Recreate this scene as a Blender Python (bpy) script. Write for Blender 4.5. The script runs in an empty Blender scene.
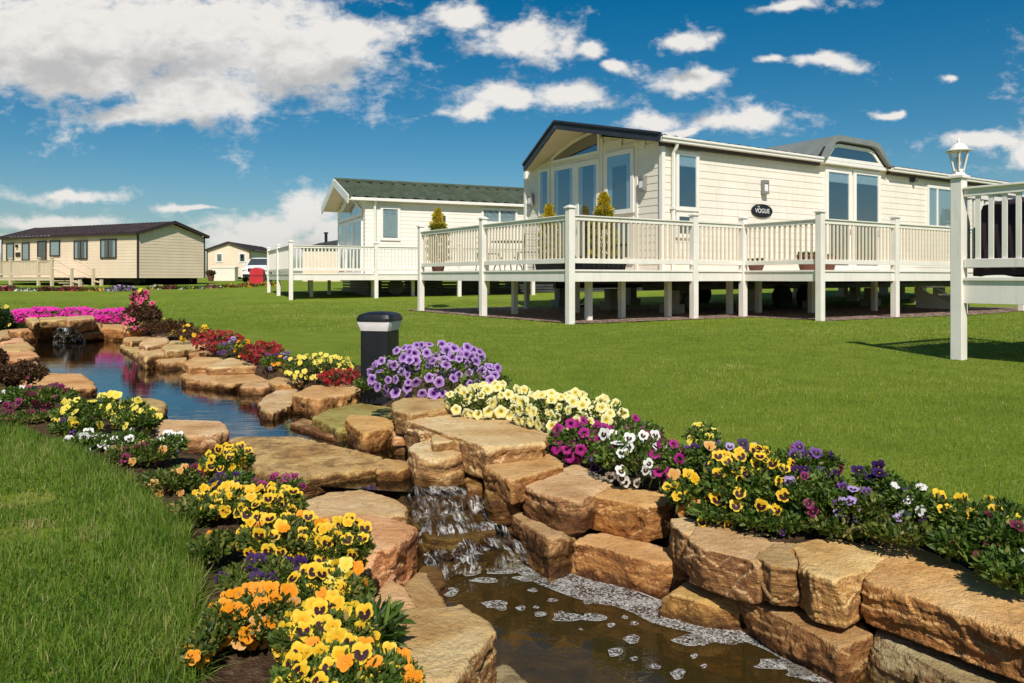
import bpy, bmesh, math, random
import numpy as np
from mathutils import Vector, Matrix, noise as mnoise

random.seed(7)
RNG = np.random.default_rng(11)
C = bpy.context.scene.collection
SC = bpy.context.scene

# ------------------------------------------------------------------ camera, sky, sun, exposure
EYE = 0.85          # camera height over the lawn
F = 760.0           # focal length of the photograph in its pixels
HZ = 277.0          # row of the horizon
cam = bpy.data.cameras.new('camera')
cam_o = bpy.data.objects.new('camera', cam)
C.objects.link(cam_o)
cam_o.location = (0, 0, EYE)
cam_o.rotation_euler = (math.radians(90), 0, 0)
cam.sensor_width = 36.0
cam.lens = 36.0 * F / 1024.0
cam.shift_y = -(341.5 - HZ) / 1024.0
cam.clip_start = 0.05
cam.clip_end = 8000
SC.camera = cam_o

SUN_EL, SUN_DX, SUN_DY = 47.0, 0.08, -1.0
sv = Vector((SUN_DX, SUN_DY, 0)).normalized() * math.cos(math.radians(SUN_EL))
SUNV = Vector((sv.x, sv.y, math.sin(math.radians(SUN_EL))))
sun = bpy.data.lights.new('sun', 'SUN')
sun.energy = 4.2
sun.angle = math.radians(0.53)
sun.color = (1.0, 0.94, 0.84)
sun_o = bpy.data.objects.new('sun', sun)
C.objects.link(sun_o)
sun_o.rotation_euler = SUNV.to_track_quat('Z', 'Y').to_euler()
sun_o.location = (0, -20, 30)

SC.view_settings.view_transform = 'Standard'
SC.view_settings.look = 'None'
SC.view_settings.gamma = 1.0
SC.view_settings.exposure = 0.28
SC.view_settings.use_curve_mapping = False
SC.render.engine = 'CYCLES'
SC.cycles.max_bounces = 8
SC.cycles.transparent_max_bounces = 16
SC.cycles.use_denoising = True


class NT:
    """small helper to wire a node tree"""
    def __init__(self, tree):
        self.t = tree
        tree.nodes.clear()

    def n(self, kind, **kw):
        nd = self.t.nodes.new(kind)
        for k, v in kw.items():
            if k.startswith('i_'):
                continue
            setattr(nd, k, v)
        return nd

    def put(self, sock, v):
        if v is None:
            return
        if isinstance(v, bpy.types.NodeSocket):
            self.t.links.new(v, sock)
        else:
            if sock.type == 'RGBA' and isinstance(v, (tuple, list)) and len(v) == 3:
                v = (*v, 1.0)
            if sock.type == 'VECTOR' and isinstance(v, (int, float)):
                v = (v, v, v)
            sock.default_value = v

    def math(self, op, a, b=None, c=None, clamp=False):
        nd = self.n('ShaderNodeMath', operation=op)
        nd.use_clamp = clamp
        for i, v in enumerate((a, b, c)):
            self.put(nd.inputs[i], v)
        return nd.outputs[0]

    def vmath(self, op, a, b=None):
        nd = self.n('ShaderNodeVectorMath', operation=op)
        self.put(nd.inputs[0], a)
        self.put(nd.inputs[1], b)
        return nd.outputs['Value'] if op in ('LENGTH', 'DOT_PRODUCT', 'DISTANCE') else nd.outputs['Vector']

    def mix(self, f, a, b, blend='MIX'):
        nd = self.n('ShaderNodeMix', data_type='RGBA', blend_type=blend)
        self.put(nd.inputs[0], f)
        self.put(nd.inputs[6], a)
        self.put(nd.inputs[7], b)
        return nd.outputs[2]

    def noise(self, vec, scale, detail=3.0, rough=0.55, dist=0.0):
        nd = self.n('ShaderNodeTexNoise')
        self.put(nd.inputs['Vector'], vec)
        nd.inputs['Scale'].default_value = scale
        nd.inputs['Detail'].default_value = detail
        nd.inputs['Roughness'].default_value = rough
        nd.inputs['Distortion'].default_value = dist
        return nd.outputs['Fac']

    def voro(self, vec, scale, feature='F1', rnd=1.0):
        nd = self.n('ShaderNodeTexVoronoi', feature=feature)
        self.put(nd.inputs['Vector'], vec)
        nd.inputs['Scale'].default_value = scale
        nd.inputs['Randomness'].default_value = rnd
        return nd

    def ramp(self, fac, stops):
        nd = self.n('ShaderNodeValToRGB')
        self.put(nd.inputs[0], fac)
        el = nd.color_ramp.elements
        while len(el) < len(stops):
            el.new(0.5)
        for e, (p, c) in zip(el, stops):
            e.position = p
            e.color = (*c, 1) if isinstance(c, (tuple, list)) else (c, c, c, 1)
        return nd.outputs[0]

    def step(self, x, lo, hi):
        nd = self.n('ShaderNodeMapRange', interpolation_type='SMOOTHSTEP')
        self.put(nd.inputs[0], x)
        nd.inputs[1].default_value = lo
        nd.inputs[2].default_value = hi
        return nd.outputs[0]

    def mapv(self, vec, scale=(1, 1, 1), loc=(0, 0, 0)):
        nd = self.n('ShaderNodeMapping')
        self.put(nd.inputs[0], vec)
        nd.inputs['Scale'].default_value = scale
        nd.inputs['Location'].default_value = loc
        return nd.outputs[0]

    def bump(self, height, strength=0.5, dist=0.02, normal=None):
        nd = self.n('ShaderNodeBump')
        self.put(nd.inputs['Height'], height)
        nd.inputs['Strength'].default_value = strength
        nd.inputs['Distance'].default_value = dist
        if normal is not None:
            self.put(nd.inputs['Normal'], normal)
        return nd.outputs[0]

    def pbr(self, color, rough=0.6, normal=None, spec=0.5, metal=0.0, **kw):
        nd = self.n('ShaderNodeBsdfPrincipled')
        self.put(nd.inputs['Base Color'], color)
        self.put(nd.inputs['Roughness'], rough)
        self.put(nd.inputs['Specular IOR Level'], spec)
        self.put(nd.inputs['Metallic'], metal)
        if normal is not None:
            self.put(nd.inputs['Normal'], normal)
        for k, v in kw.items():
            self.put(nd.inputs[k.replace('_', ' ')], v)
        return nd.outputs[0]

    def mixs(self, f, a, b):
        nd = self.n('ShaderNodeMixShader')
        self.put(nd.inputs[0], f)
        self.put(nd.inputs[1], a)
        self.put(nd.inputs[2], b)
        return nd.outputs[0]

    def out(self, s, world=False):
        nd = self.n('ShaderNodeOutputWorld' if world else 'ShaderNodeOutputMaterial')
        self.t.links.new(s, nd.inputs['Surface'])


def b_vec(N, a, b):
    p = N.n('ShaderNodeCombineXYZ')
    N.put(p.inputs[0], a)
    N.put(p.inputs[1], b)
    return p.outputs[0]


def make_world():
    w = bpy.data.worlds.new('World')
    SC.world = w
    w.use_nodes = True
    N = NT(w.node_tree)
    sky = N.n('ShaderNodeTexSky', sky_type='NISHITA')
    sky.sun_disc = False
    sky.sun_elevation = math.radians(SUN_EL)
    sky.sun_rotation = math.atan2(SUN_DX, SUN_DY)
    sky.altitude = 0
    sky.air_density = 1.0
    sky.dust_density = 0.6
    sky.ozone_density = 3.0
    hs = N.n('ShaderNodeHueSaturation')
    N.put(hs.inputs['Color'], sky.outputs[0])
    hs.inputs['Hue'].default_value = SKY_HUE
    hs.inputs['Saturation'].default_value = SKY_SAT
    hs.inputs['Value'].default_value = SKY_VAL
    gm = N.n('ShaderNodeGamma')
    N.put(gm.inputs[0], hs.outputs[0])
    gm.inputs[1].default_value = 1.0
    tc = N.n('ShaderNodeTexCoord')
    sp = N.n('ShaderNodeSeparateXYZ')
    N.put(sp.inputs[0], tc.outputs['Generated'])
    yy = N.math('MAXIMUM', N.math('ABSOLUTE', sp.outputs[1]), 0.08)
    a = N.math('DIVIDE', sp.outputs[0], yy)
    b = N.math('DIVIDE', sp.outputs[2], yy)
    # cloud banks in the sky: (bearing, height, half width, half height, weight), in tangents
    def cl(px, py, rx, ry):
        return ((px - 512) / F, (HZ - py) / F, rx / F, ry / F)
    banks = [cl(160, 30, 280, 92), cl(290, 50, 150, 72), cl(60, 30, 240, 90), cl(205, 92, 150, 42), cl(95, 72, 150, 42), cl(150, 112, 110, 20), cl(345, 28, 100, 40),
             cl(-80, 60, 140, 80),
             cl(530, 38, 80, 36), cl(588, 46, 28, 18), cl(455, 8, 40, 18), cl(500, 100, 62, 18), cl(575, 92, 70, 22), cl(470, 112, 40, 12), cl(690, 80, 48, 15),
             cl(650, 118, 50, 14), cl(745, 122, 75, 17), cl(690, 130, 40, 9), cl(690, 42, 32, 14), cl(822, 62, 45, 14), cl(775, 62, 30, 9), cl(890, 106, 22, 7),
             cl(955, 74, 14, 6), cl(990, 138, 75, 17), cl(1040, 150, 60, 34), cl(1060, 110, 40, 22), cl(795, 4, 60, 10), cl(620, 62, 25, 10),
             cl(250, 240, 130, 22), cl(40, 245, 120, 16), cl(260, 225, 75, 28), cl(300, 212, 50, 24), cl(340, 232, 50, 25), cl(70, 195, 70, 12), cl(60, 222, 90, 10), cl(130, 235, 140, 9), cl(200, 205, 60, 6),
             cl(640, 235, 60, 12), cl(420, 235, 90, 16), cl(1200, 60, 160, 60), cl(-300, 160, 160, 40), cl(1400, 180, 180, 40)]

    def density(db):
        p = N.n('ShaderNodeCombineXYZ')
        N.put(p.inputs[0], a)
        bb = N.math('ADD', b, db) if db else b
        N.put(p.inputs[1], bb)
        P = p.outputs[0]
        wn = N.n('ShaderNodeTexNoise')
        N.put(wn.inputs['Vector'], P)
        wn.inputs['Scale'].default_value = 9.0
        wn.inputs['Detail'].default_value = 5.0
        wv = N.n('ShaderNodeVectorMath', operation='MULTIPLY_ADD')
        N.put(wv.inputs[0], wn.outputs['Color'])
        N.put(wv.inputs[1], (0.12, 0.06, 0.0))
        N.put(wv.inputs[2], (-0.06, -0.03, 0.0))
        PB = P
        P = N.vmath('ADD', P, wv.outputs[0])
        M = None
        for (ca, cb, ra, rb) in banks:
            v = N.mapv(P, (1 / ra, 1 / rb, 1), (-ca / ra, -cb / rb, 0))
            m = N.math('SUBTRACT', 1.0, N.vmath('LENGTH', v))
            M = m if M is None else N.math('SMOOTH_MAX', M, m, 0.25)
        M = N.math('MAXIMUM', M, -0.75)
        M = N.math('ADD', M, N.math('MULTIPLY', N.math('MULTIPLY', M, N.math('MAXIMUM', M, 0.0)), 2.4))
        PW = N.mapv(PB, (1, 1.7, 1))
        f1 = N.noise(PW, 7.0, 9.0, 0.62, 0.25)
        f2 = N.noise(PW, 24.0, 6.0, 0.6, 0.4)
        x = N.math('ADD', N.math('MULTIPLY', M, 0.85), N.math('MULTIPLY', N.math('SUBTRACT', f1, 0.5), 3.1))
        x = N.math('ADD', x, N.math('MULTIPLY', N.math('SUBTRACT', f2, 0.5), 2.3))
        return x, f2

    x0, f2 = density(0)
    x1, _ = density(0.045)
    f3 = N.noise(N.mapv(b_vec(N, a, b), (1, 1.5, 1)), 60.0, 4.0, 0.65, 0.3)
    dens = N.step(N.math('ADD', x0, N.math('MULTIPLY', N.math('SUBTRACT', f3, 0.5), 1.2)), -0.02, 1.45)
    low = N.step(b, 0.005, 0.14)
    hz = N.math('SUBTRACT', 1.0, low)
    thick = N.step(N.math('ADD', x1, N.math('MULTIPLY', N.math('SUBTRACT', f2, 0.5), 2.6)), 0.7, 2.9)                       # how much cloud is above: the undersides are grey
    cc = N.mix(thick, CLOUD_LIT, CLOUD_DARK)
    skyc = gm.outputs[0]
    skyc = N.mix(N.math('MULTIPLY', hz, 0.85), skyc, N.mix(1.0, skyc, HORIZON_TINT, 'MULTIPLY'))
    haze = N.mix(N.math('MULTIPLY', hz, 0.55), cc, HORIZON_CLOUD)
    col = N.mix(N.math('MULTIPLY', dens, 0.97), skyc, haze)
    bg = N.n('ShaderNodeBackground')
    N.put(bg.inputs[0], col)
    bg.inputs[1].default_value = 0.1
    N.out(bg.outputs[0], world=True)


SKY_HUE, SKY_SAT, SKY_VAL = 0.49, 1.5, 0.62
CLOUD_LIT = (7.2, 6.95, 6.6)
CLOUD_DARK = (4.4, 4.35, 4.3)
HORIZON_TINT = (0.80, 0.86, 0.92)
HORIZON_CLOUD = (5.0, 5.1, 5.0)
make_world()

# ------------------------------------------------------------------ helpers


def W(px, py, z):
    """where the sight line through a photo pixel meets the level z (used to survey the site)"""
    y = F * (EYE - z) / (py - HZ)
    return Vector(((px - 512) / F * y, y, z))


def D(px, py, y):
    return Vector(((px - 512) / F * y, y, EYE - (py - HZ) / F * y))


def tag(o, label=None, cat=None, group=None, kind=None):
    if label:
        o['label'] = label
    if cat:
        o['category'] = cat
    if group:
        o['group'] = group
    if kind:
        o['kind'] = kind
    return o


def empty(name, loc, rz=0.0):
    o = bpy.data.objects.new(name, None)
    o.empty_display_size = 0.2
    C.objects.link(o)
    o.location = loc
    o.rotation_euler = (0, 0, rz)
    return o


def link(name, me, parent=None):
    o = bpy.data.objects.new(name, me)
    C.objects.link(o)
    if parent:
        o.parent = parent
    return o


class MB:
    """collects boxes, prisms, tubes, lathes into one mesh"""
    def __init__(self):
        self.v, self.f, self.m = [], [], []

    def poly(self, pts, faces, mi=0):
        b = len(self.v)
        self.v += [tuple(p) for p in pts]
        for f in faces:
            self.f.append([b + i for i in f])
            self.m.append(mi)

    def box(self, x0, x1, y0, y1, z0, z1, mi=0, M=None):
        p = [Vector(q) for q in ((x0, y0, z0), (x1, y0, z0), (x1, y1, z0), (x0, y1, z0), (x0, y0, z1), (x1, y0, z1), (x1, y1, z1), (x0, y1, z1))]
        if M is not None:
            p = [M @ q for q in p]
        self.poly(p, [(0, 3, 2, 1), (4, 5, 6, 7), (0, 1, 5, 4), (1, 2, 6, 5), (2, 3, 7, 6), (3, 0, 4, 7)], mi)
        return self

    def prism(self, pts, ext, mi=0):
        """closed prism: polygon pts (3D) swept by ext"""
        n = len(pts)
        e = Vector(ext)
        p = [Vector(q) for q in pts]
        nrm = Vector((0, 0, 0))
        for i in range(n):
            nrm += p[i].cross(p[(i + 1) % n])
        if nrm.dot(e) > 0:
            p = p[::-1]
        q = p + [a + e for a in p]
        self.poly(q, [tuple(range(n)), tuple(range(2 * n - 1, n - 1, -1))] + [(i, n + i, n + (i + 1) % n, (i + 1) % n) for i in range(n)], mi)
        return self

    def bar(self, a, b, w, h, mi=0, up=(0, 0, 1)):
        a, b = Vector(a), Vector(b)
        d = (b - a).normalized()
        s = d.cross(Vector(up))
        if s.length < 1e-5:
            s = d.cross(Vector((1, 0, 0)))
        s.normalize()
        u = s.cross(d).normalized()
        pts = [a + s * (x * w / 2) + u * (y * h / 2) for x, y in ((-1, -1), (1, -1), (1, 1), (-1, 1))]
        return self.prism(pts, b - a, mi)

    def tube(self, pts, r, n=8, mi=0, r1=None):
        P = [Vector(p) for p in pts]
        rings = []
        for i, p in enumerate(P):
            d = (P[min(i + 1, len(P) - 1)] - P[max(i - 1, 0)]).normalized()
            s = d.cross(Vector((0.13, 0.31, 0.94)))
            if s.length < 1e-3:
                s = d.cross(Vector((1, 0, 0)))
            s.normalize()
            u = s.cross(d)
            rr = r if r1 is None else r + (r1 - r) * i / (len(P) - 1)
            rings.append([p + (s * math.cos(2 * math.pi * k / n) + u * math.sin(2 * math.pi * k / n)) * rr for k in range(n)])
        fs = []
        for i in range(len(P) - 1):
            for k in range(n):
                fs.append((i * n + k, i * n + (k + 1) % n, (i + 1) * n + (k + 1) % n, (i + 1) * n + k))
        fs.append(tuple(range(n - 1, -1, -1)))
        fs.append(tuple((len(P) - 1) * n + k for k in range(n)))
        self.poly([q for ring in rings for q in ring], fs, mi)
        return self

    def lathe(self, prof, c=(0, 0, 0), n=24, mi=0, sq=None, rot=0.0):
        """prof: (radius, z) from bottom to top; sq: superellipse power for a square plan"""
        vs, fs = [], []
        for r, z in prof:
            for k in range(n):
                t = 2 * math.pi * k / n
                cx, sx = math.cos(t), math.sin(t)
                q = 1.0
                if sq:
                    q = (abs(cx) ** sq + abs(sx) ** sq) ** (-1.0 / sq)
                x, y = r * cx * q, r * sx * q
                vs.append((c[0] + x * math.cos(rot) - y * math.sin(rot), c[1] + x * math.sin(rot) + y * math.cos(rot), c[2] + z))
        for i in range(len(prof) - 1):
            for k in range(n):
                fs.append((i * n + k, i * n + (k + 1) % n, (i + 1) * n + (k + 1) % n, (i + 1) * n + k))
        fs.append(tuple(range(n - 1, -1, -1)))
        fs.append(tuple((len(prof) - 1) * n + k for k in range(n)))
        self.poly(vs, fs, mi)
        return self

    def build(self, name, mats, parent=None, smooth=False, bevel=0.0):
        me = bpy.data.meshes.new(name)
        me.from_pydata(self.v, [], self.f)
        if not isinstance(mats, (list, tuple)):
            mats = [mats]
        for m in mats:
            me.materials.append(m)
        if len(mats) > 1:
            me.polygons.foreach_set('material_index', self.m)
        if smooth:
            me.polygons.foreach_set('use_smooth', [True] * len(me.polygons))
            me.set_sharp_from_angle(angle=math.radians(35))
        me.update()
        o = link(name, me, parent)
        if bevel:
            b = o.modifiers.new('edge', 'BEVEL')
            b.width = bevel
            b.segments = 2
            b.limit_method = 'ANGLE'
            b.angle_limit = math.radians(40)
        return o


def np_mesh(name, V, faces, mat, attrs=None, parent=None, smooth=False, uv=None):
    """V: (n,3); faces: list of (m,k) int arrays; attrs: name -> (n,) floats per vertex; uv: (n,2) per vertex"""
    me = bpy.data.meshes.new(name)
    V = np.asarray(V, np.float32)
    me.vertices.add(len(V))
    me.vertices.foreach_set('co', V.ravel())
    faces = [np.asarray(f, np.int32) for f in faces if len(f)]
    loops = np.concatenate([f.ravel() for f in faces])
    tot = np.concatenate([np.full(len(f), f.shape[1], np.int32) for f in faces])
    start = np.concatenate([[0], np.cumsum(tot)[:-1]]).astype(np.int32)
    me.loops.add(len(loops))
    me.loops.foreach_set('vertex_index', loops)
    me.polygons.add(len(tot))
    me.polygons.foreach_set('loop_start', start)
    me.polygons.foreach_set('loop_total', tot)
    if smooth:
        me.polygons.foreach_set('use_smooth', np.ones(len(tot), bool))
    for k, a in (attrs or {}).items():
        at = me.attributes.new(k, 'FLOAT', 'POINT')
        at.data.foreach_set('value', np.asarray(a, np.float32))
    if uv is not None:
        l = me.uv_layers.new(name='UVMap')
        l.data.foreach_set('uv', np.asarray(uv, np.float32)[loops].ravel())
    me.update(calc_edges=True)
    me.validate()
    for m in (mat if isinstance(mat, (list, tuple)) else [mat]):
        me.materials.append(m)
    return link(name, me, parent)


# ------------------------------------------------------------------ materials
MATS = {}


def material(name):
    m = bpy.data.materials.new(name)
    m.use_nodes = True
    MATS[name] = m
    return m, NT(m.node_tree)


def painted(name, col, rough=0.45, var=0.06, scale=3.0, bump=0.04, dirt=0.0, spec=0.4):
    m, N = material(name)
    tc = N.n('ShaderNodeTexCoord').outputs['Object']
    n1 = N.noise(tc, scale, 4, 0.6)
    n2 = N.noise(tc, scale * 14, 3, 0.6)
    c = N.mix(N.step(n1, 0.3, 0.75), tuple(x * (1 - var) for x in col), tuple(min(1, x * (1 + var)) for x in col))
    if dirt:
        st = N.noise(N.mapv(tc, (6, 6, 0.7)), 2.0, 4, 0.65)
        c = N.mix(N.math('MULTIPLY', N.step(st, 0.5, 0.85), dirt), c, (0.33, 0.29, 0.2))
    N.out(N.pbr(c, N.math('ADD', rough - 0.08, N.math('MULTIPLY', n2, 0.16)), N.bump(n2, bump, 0.01), spec))
    return m


M_cream = painted('cream_cladding', (0.80, 0.735, 0.635), 0.5, 0.05, 1.2, 0.05, 0.3)
M_cream2 = painted('pale_cream_cladding', (0.80, 0.755, 0.665), 0.5, 0.04, 1.2, 0.05, 0.1)
M_beige = painted('beige_cladding', (0.76, 0.615, 0.455), 0.55, 0.05, 1.0, 0.05, 0.1)
M_white = painted('white_upvc', (0.80, 0.77, 0.71), 0.32, 0.03, 2.0, 0.02, 0.08, 0.5)
M_deckwhite = painted('white_decking_plastic', (0.80, 0.755, 0.685), 0.4, 0.05, 2.5, 0.04, 0.34, 0.45)
M_slatcream = painted('cream_slats', (0.70, 0.60, 0.46), 0.45, 0.05, 2.5, 0.04, 0.12)
M_deckcream = painted('cream_decking_plastic', (0.62, 0.51, 0.36), 0.5, 0.05, 2.5, 0.04, 0.12)
M_soffit = painted('soffit_board', (0.62, 0.52, 0.36), 0.55, 0.05, 1.5)
M_charcoal = painted('charcoal_trim', (0.028, 0.03, 0.042), 0.4, 0.15, 3.0, 0.05)
M_brown = painted('brown_trim', (0.045, 0.028, 0.026), 0.45, 0.15, 3.0, 0.05)
M_black = painted('black_metal', (0.012, 0.013, 0.016), 0.42, 0.2, 4.0, 0.05)
M_steel = painted('dull_steel', (0.06, 0.062, 0.066), 0.5, 0.25, 3.0, 0.1)
M_grey = painted('grey_metal', (0.22, 0.22, 0.215), 0.45, 0.1, 4.0, 0.05)
M_dormer = painted('grey_roof_sheet', (0.20, 0.22, 0.21), 0.45, 0.12, 2.0, 0.05)
M_rubber = painted('tyre_rubber', (0.018, 0.018, 0.019), 0.8, 0.2, 6.0, 0.1)
M_red = painted('red_paint', (0.52, 0.025, 0.035), 0.45, 0.12, 3.0, 0.05)
M_carwhite = painted('white_car_paint', (0.80, 0.80, 0.80), 0.2, 0.02, 2.0, 0.0, 0, 0.6)
M_terracotta = painted('terracotta', (0.13, 0.05, 0.032), 0.7, 0.15, 6.0, 0.1)
M_blue = painted('blue_glazed_pot', (0.02, 0.05, 0.28), 0.2, 0.1, 5.0, 0.02, 0, 0.6)
M_purple = painted('dark_plum_fabric', (0.022, 0.012, 0.02), 0.85, 0.25, 5.0, 0.2)
M_curtain = painted('white_curtain', (0.72, 0.72, 0.70), 0.8, 0.06, 8.0, 0.1)
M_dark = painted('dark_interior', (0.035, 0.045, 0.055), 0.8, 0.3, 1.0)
M_lettering = painted('white_lettering', (0.75, 0.75, 0.75), 0.4)
M_diffuser = painted('frosted_band', (0.78, 0.75, 0.75), 0.35, 0.05, 9.0)
M_step = painted('concrete', (0.36, 0.33, 0.28), 0.85, 0.15, 8.0, 0.3)


def glass_mat(name, tint=(0.25, 0.4, 0.5), refl=0.42):
    m, N = material(name)
    lw = N.n('ShaderNodeLayerWeight')
    lw.inputs[0].default_value = 0.5
    sch = N.math('ADD', 0.08, N.math('MULTIPLY', N.math('POWER', lw.outputs['Facing'], 4.0), 0.9))
    tc = N.n('ShaderNodeTexCoord').outputs['Object']
    nb = N.bump(N.noise(tc, 1.3, 1), 0.05, 0.05)
    g = N.n('ShaderNodeBsdfGlossy')
    g.inputs['Color'].default_value = (0.95, 0.97, 1, 1)
    g.inputs['Roughness'].default_value = 0.015
    N.put(g.inputs['Normal'], nb)
    t = N.n('ShaderNodeBsdfTransparent')
    t.inputs[0].default_value = (*tint, 1)
    N.out(N.mixs(N.math('ADD', sch, refl, clamp=True), t.outputs[0], g.outputs[0]))
    return m


M_glass = glass_mat('window_glass', (0.60, 0.72, 0.76), 0.24)
M_glass_clear = glass_mat('lantern_glass', (0.9, 0.9, 0.88), 0.06)


def tile_mat(name, c0, c1):
    m, N = material(name)
    tc = N.n('ShaderNodeTexCoord').outputs['Object']
    n1 = N.noise(tc, 2.0, 5, 0.65)
    n2 = N.noise(tc, 30, 3)
    N.out(N.pbr(N.mix(N.step(n1, 0.3, 0.7), c0, c1), 0.75, N.bump(n2, 0.2, 0.01), 0.25))
    return m


M_tile_green = tile_mat('green_grey_tiles', (0.050, 0.066, 0.042), (0.085, 0.105, 0.07))
M_tile_dark = tile_mat('charcoal_tiles', (0.035, 0.036, 0.042), (0.07, 0.07, 0.075))
M_tile_brown = tile_mat('brown_tiles', (0.032, 0.022, 0.024), (0.06, 0.042, 0.042))


def rock_mat():
    m, N = material('sandstone')
    tc = N.n('ShaderNodeTexCoord').outputs['Object']
    oi = N.n('ShaderNodeObjectInfo')
    geo = N.n('ShaderNodeNewGeometry')
    off = N.n('ShaderNodeCombineXYZ')
    N.put(off.inputs[0], N.math('MULTIPLY', oi.outputs['Random'], 37.0))
    N.put(off.inputs[1], N.math('MULTIPLY', oi.outputs['Random'], 91.0))
    N.put(off.inputs[2], N.math('MULTIPLY', oi.outputs['Random'], 53.0))
    P = N.vmath('ADD', tc, off.outputs[0])
    big = N.noise(P, 3.2, 5, 0.62, 0.4)
    mid = N.noise(P, 9.0, 6, 0.68, 0.3)
    strata = N.noise(N.mapv(P, (2.2, 2.2, 16)), 2.0, 5, 0.65, 0.5)
    fine = N.noise(P, 70, 4, 0.7)
    grain = N.noise(P, 260, 2, 0.6)
    base = N.ramp(big, [(0.28, (0.36, 0.19, 0.070)), (0.42, (0.49, 0.30, 0.125)), (0.55, (0.57, 0.385, 0.185)), (0.72, (0.64, 0.48, 0.275))])
    # steep faces coloured darker and browner than the tops
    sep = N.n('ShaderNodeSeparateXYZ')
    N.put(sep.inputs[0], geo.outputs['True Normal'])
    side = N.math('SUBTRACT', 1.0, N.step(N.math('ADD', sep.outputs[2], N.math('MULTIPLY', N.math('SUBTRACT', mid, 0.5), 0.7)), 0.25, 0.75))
    side_brown = N.ramp(mid, [(0.3, (0.11, 0.045, 0.018)), (0.46, (0.28, 0.125, 0.040)), (0.6, (0.42, 0.215, 0.075)), (0.75, (0.52, 0.33, 0.14))])
    c = N.mix(N.math('MULTIPLY', side, 0.95), base, side_brown)
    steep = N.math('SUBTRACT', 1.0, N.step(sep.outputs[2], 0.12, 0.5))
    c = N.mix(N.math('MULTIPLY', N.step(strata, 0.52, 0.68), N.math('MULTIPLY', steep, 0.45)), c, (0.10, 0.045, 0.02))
    # weathered dark mottling and pale salt spots on the tops
    c = N.mix(N.math('MULTIPLY', N.step(N.noise(P, 17, 6, 0.75, 0.6), 0.53, 0.70), 0.62), c, (0.15, 0.085, 0.045))
    c = N.mix(N.math('MULTIPLY', N.step(fine, 0.60, 0.74), 0.35), c, (0.66, 0.50, 0.32))
    c = N.mix(N.math('MULTIPLY', N.step(grain, 0.55, 0.75), 0.35), c, (0.14, 0.075, 0.035))
    spots = N.voro(P, 26)
    sp_m = N.math('MULTIPLY', N.math('SUBTRACT', 1.0, N.step(spots.outputs['Distance'], 0.05, 0.12)), N.step(N.noise(P, 5, 2), 0.52, 0.62))
    c = N.mix(N.math('MULTIPLY', sp_m, 0.5), c, (0.72, 0.60, 0.44))
    # worn pale arrises
    pt = N.step(geo.outputs['Pointiness'], 0.515, 0.60)
    c = N.mix(N.math('MULTIPLY', pt, 0.45), c, (0.64, 0.42, 0.20))
    c = N.mix(1.0, c, oi.outputs['Color'], 'MULTIPLY')
    # wet and stained along the waterline (real damp band: by height over the water level kept in alpha)
    wz = N.n('ShaderNodeAttribute', attribute_type='GEOMETRY')
    wz.attribute_name = 'over_water'
    wet = N.math('SUBTRACT', 1.0, N.step(N.math('ADD', wz.outputs['Fac'], N.math('MULTIPLY', N.math('SUBTRACT', mid, 0.5), 0.16)), 0.015, 0.07))
    wetc = N.mix(N.step(big, 0.4, 0.6), (0.28, 0.22, 0.16), (0.36, 0.31, 0.16))
    c = N.mix(wet, c, N.mix(1.0, c, wetc, 'MULTIPLY'))
    rough = N.math('SUBTRACT', 0.9, N.math('MULTIPLY', wet, 0.55))
    h = N.math('ADD', N.math('MULTIPLY', mid, 0.9), N.math('MULTIPLY', fine, 0.4))
    h = N.math('ADD', h, N.math('MULTIPLY', N.math('MULTIPLY', strata, steep), 0.8))
    nb = N.bump(h, 1.0, 0.03)
    nb = N.bump(grain, 0.5, 0.004, nb)
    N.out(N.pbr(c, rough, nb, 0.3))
    return m


M_rock = rock_mat()


def leafy(name, stops, trans=0.35, rough=0.5, tcol=None):
    m, N = material(name)
    at = N.n('ShaderNodeAttribute')
    at.attribute_name = 'rnd'
    c = N.ramp(at.outputs['Fac'], stops)
    p = N.pbr(c, rough, None, 0.35)
    t = N.n('ShaderNodeBsdfTranslucent')
    N.put(t.inputs[0], N.mix(1.0, c, tcol or (1.5, 1.6, 0.7), 'MULTIPLY'))
    N.out(N.mixs(trans, p, t.outputs[0]))
    return m


M_grass_long = leafy('long_grass', [(0.0, (0.045, 0.095, 0.010)), (0.35, (0.105, 0.190, 0.018)), (0.75, (0.185, 0.270, 0.032)), (0.93, (0.27, 0.31, 0.07)), (1.0, (0.40, 0.32, 0.14))])
M_grass_mown = leafy('mown_grass', [(0.0, (0.085, 0.145, 0.012)), (0.4, (0.175, 0.250, 0.022)), (0.8, (0.270, 0.325, 0.040)), (0.95, (0.34, 0.34, 0.085)), (1.0, (0.46, 0.39, 0.17))])
M_leaf = leafy('bedding_leaves', [(0.0, (0.025, 0.055, 0.010)), (0.5, (0.080, 0.140, 0.020)), (0.85, (0.150, 0.215, 0.035)), (1.0, (0.30, 0.28, 0.08))])
M_leaf_olive = leafy('yellowing_leaves', [(0.0, (0.035, 0.060, 0.010)), (0.5, (0.085, 0.13, 0.02)), (0.85, (0.17, 0.19, 0.035)), (1.0, (0.38, 0.29, 0.11))])
M_leaf_brown = leafy('bronze_leaves', [(0.0, (0.05, 0.022, 0.014)), (0.5, (0.11, 0.048, 0.025)), (0.85, (0.14, 0.09, 0.03)), (1.0, (0.26, 0.14, 0.06))], tcol=(1.3, 1.1, 0.8))
M_leaf_dark = leafy('dark_shrub_leaves', [(0.0, (0.010, 0.026, 0.008)), (0.6, (0.025, 0.055, 0.014)), (1.0, (0.06, 0.10, 0.02))])
M_leaf_gold = leafy('golden_conifer_leaves', [(0.0, (0.26, 0.22, 0.02)), (0.5, (0.56, 0.43, 0.03)), (1.0, (0.74, 0.58, 0.08))])
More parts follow.
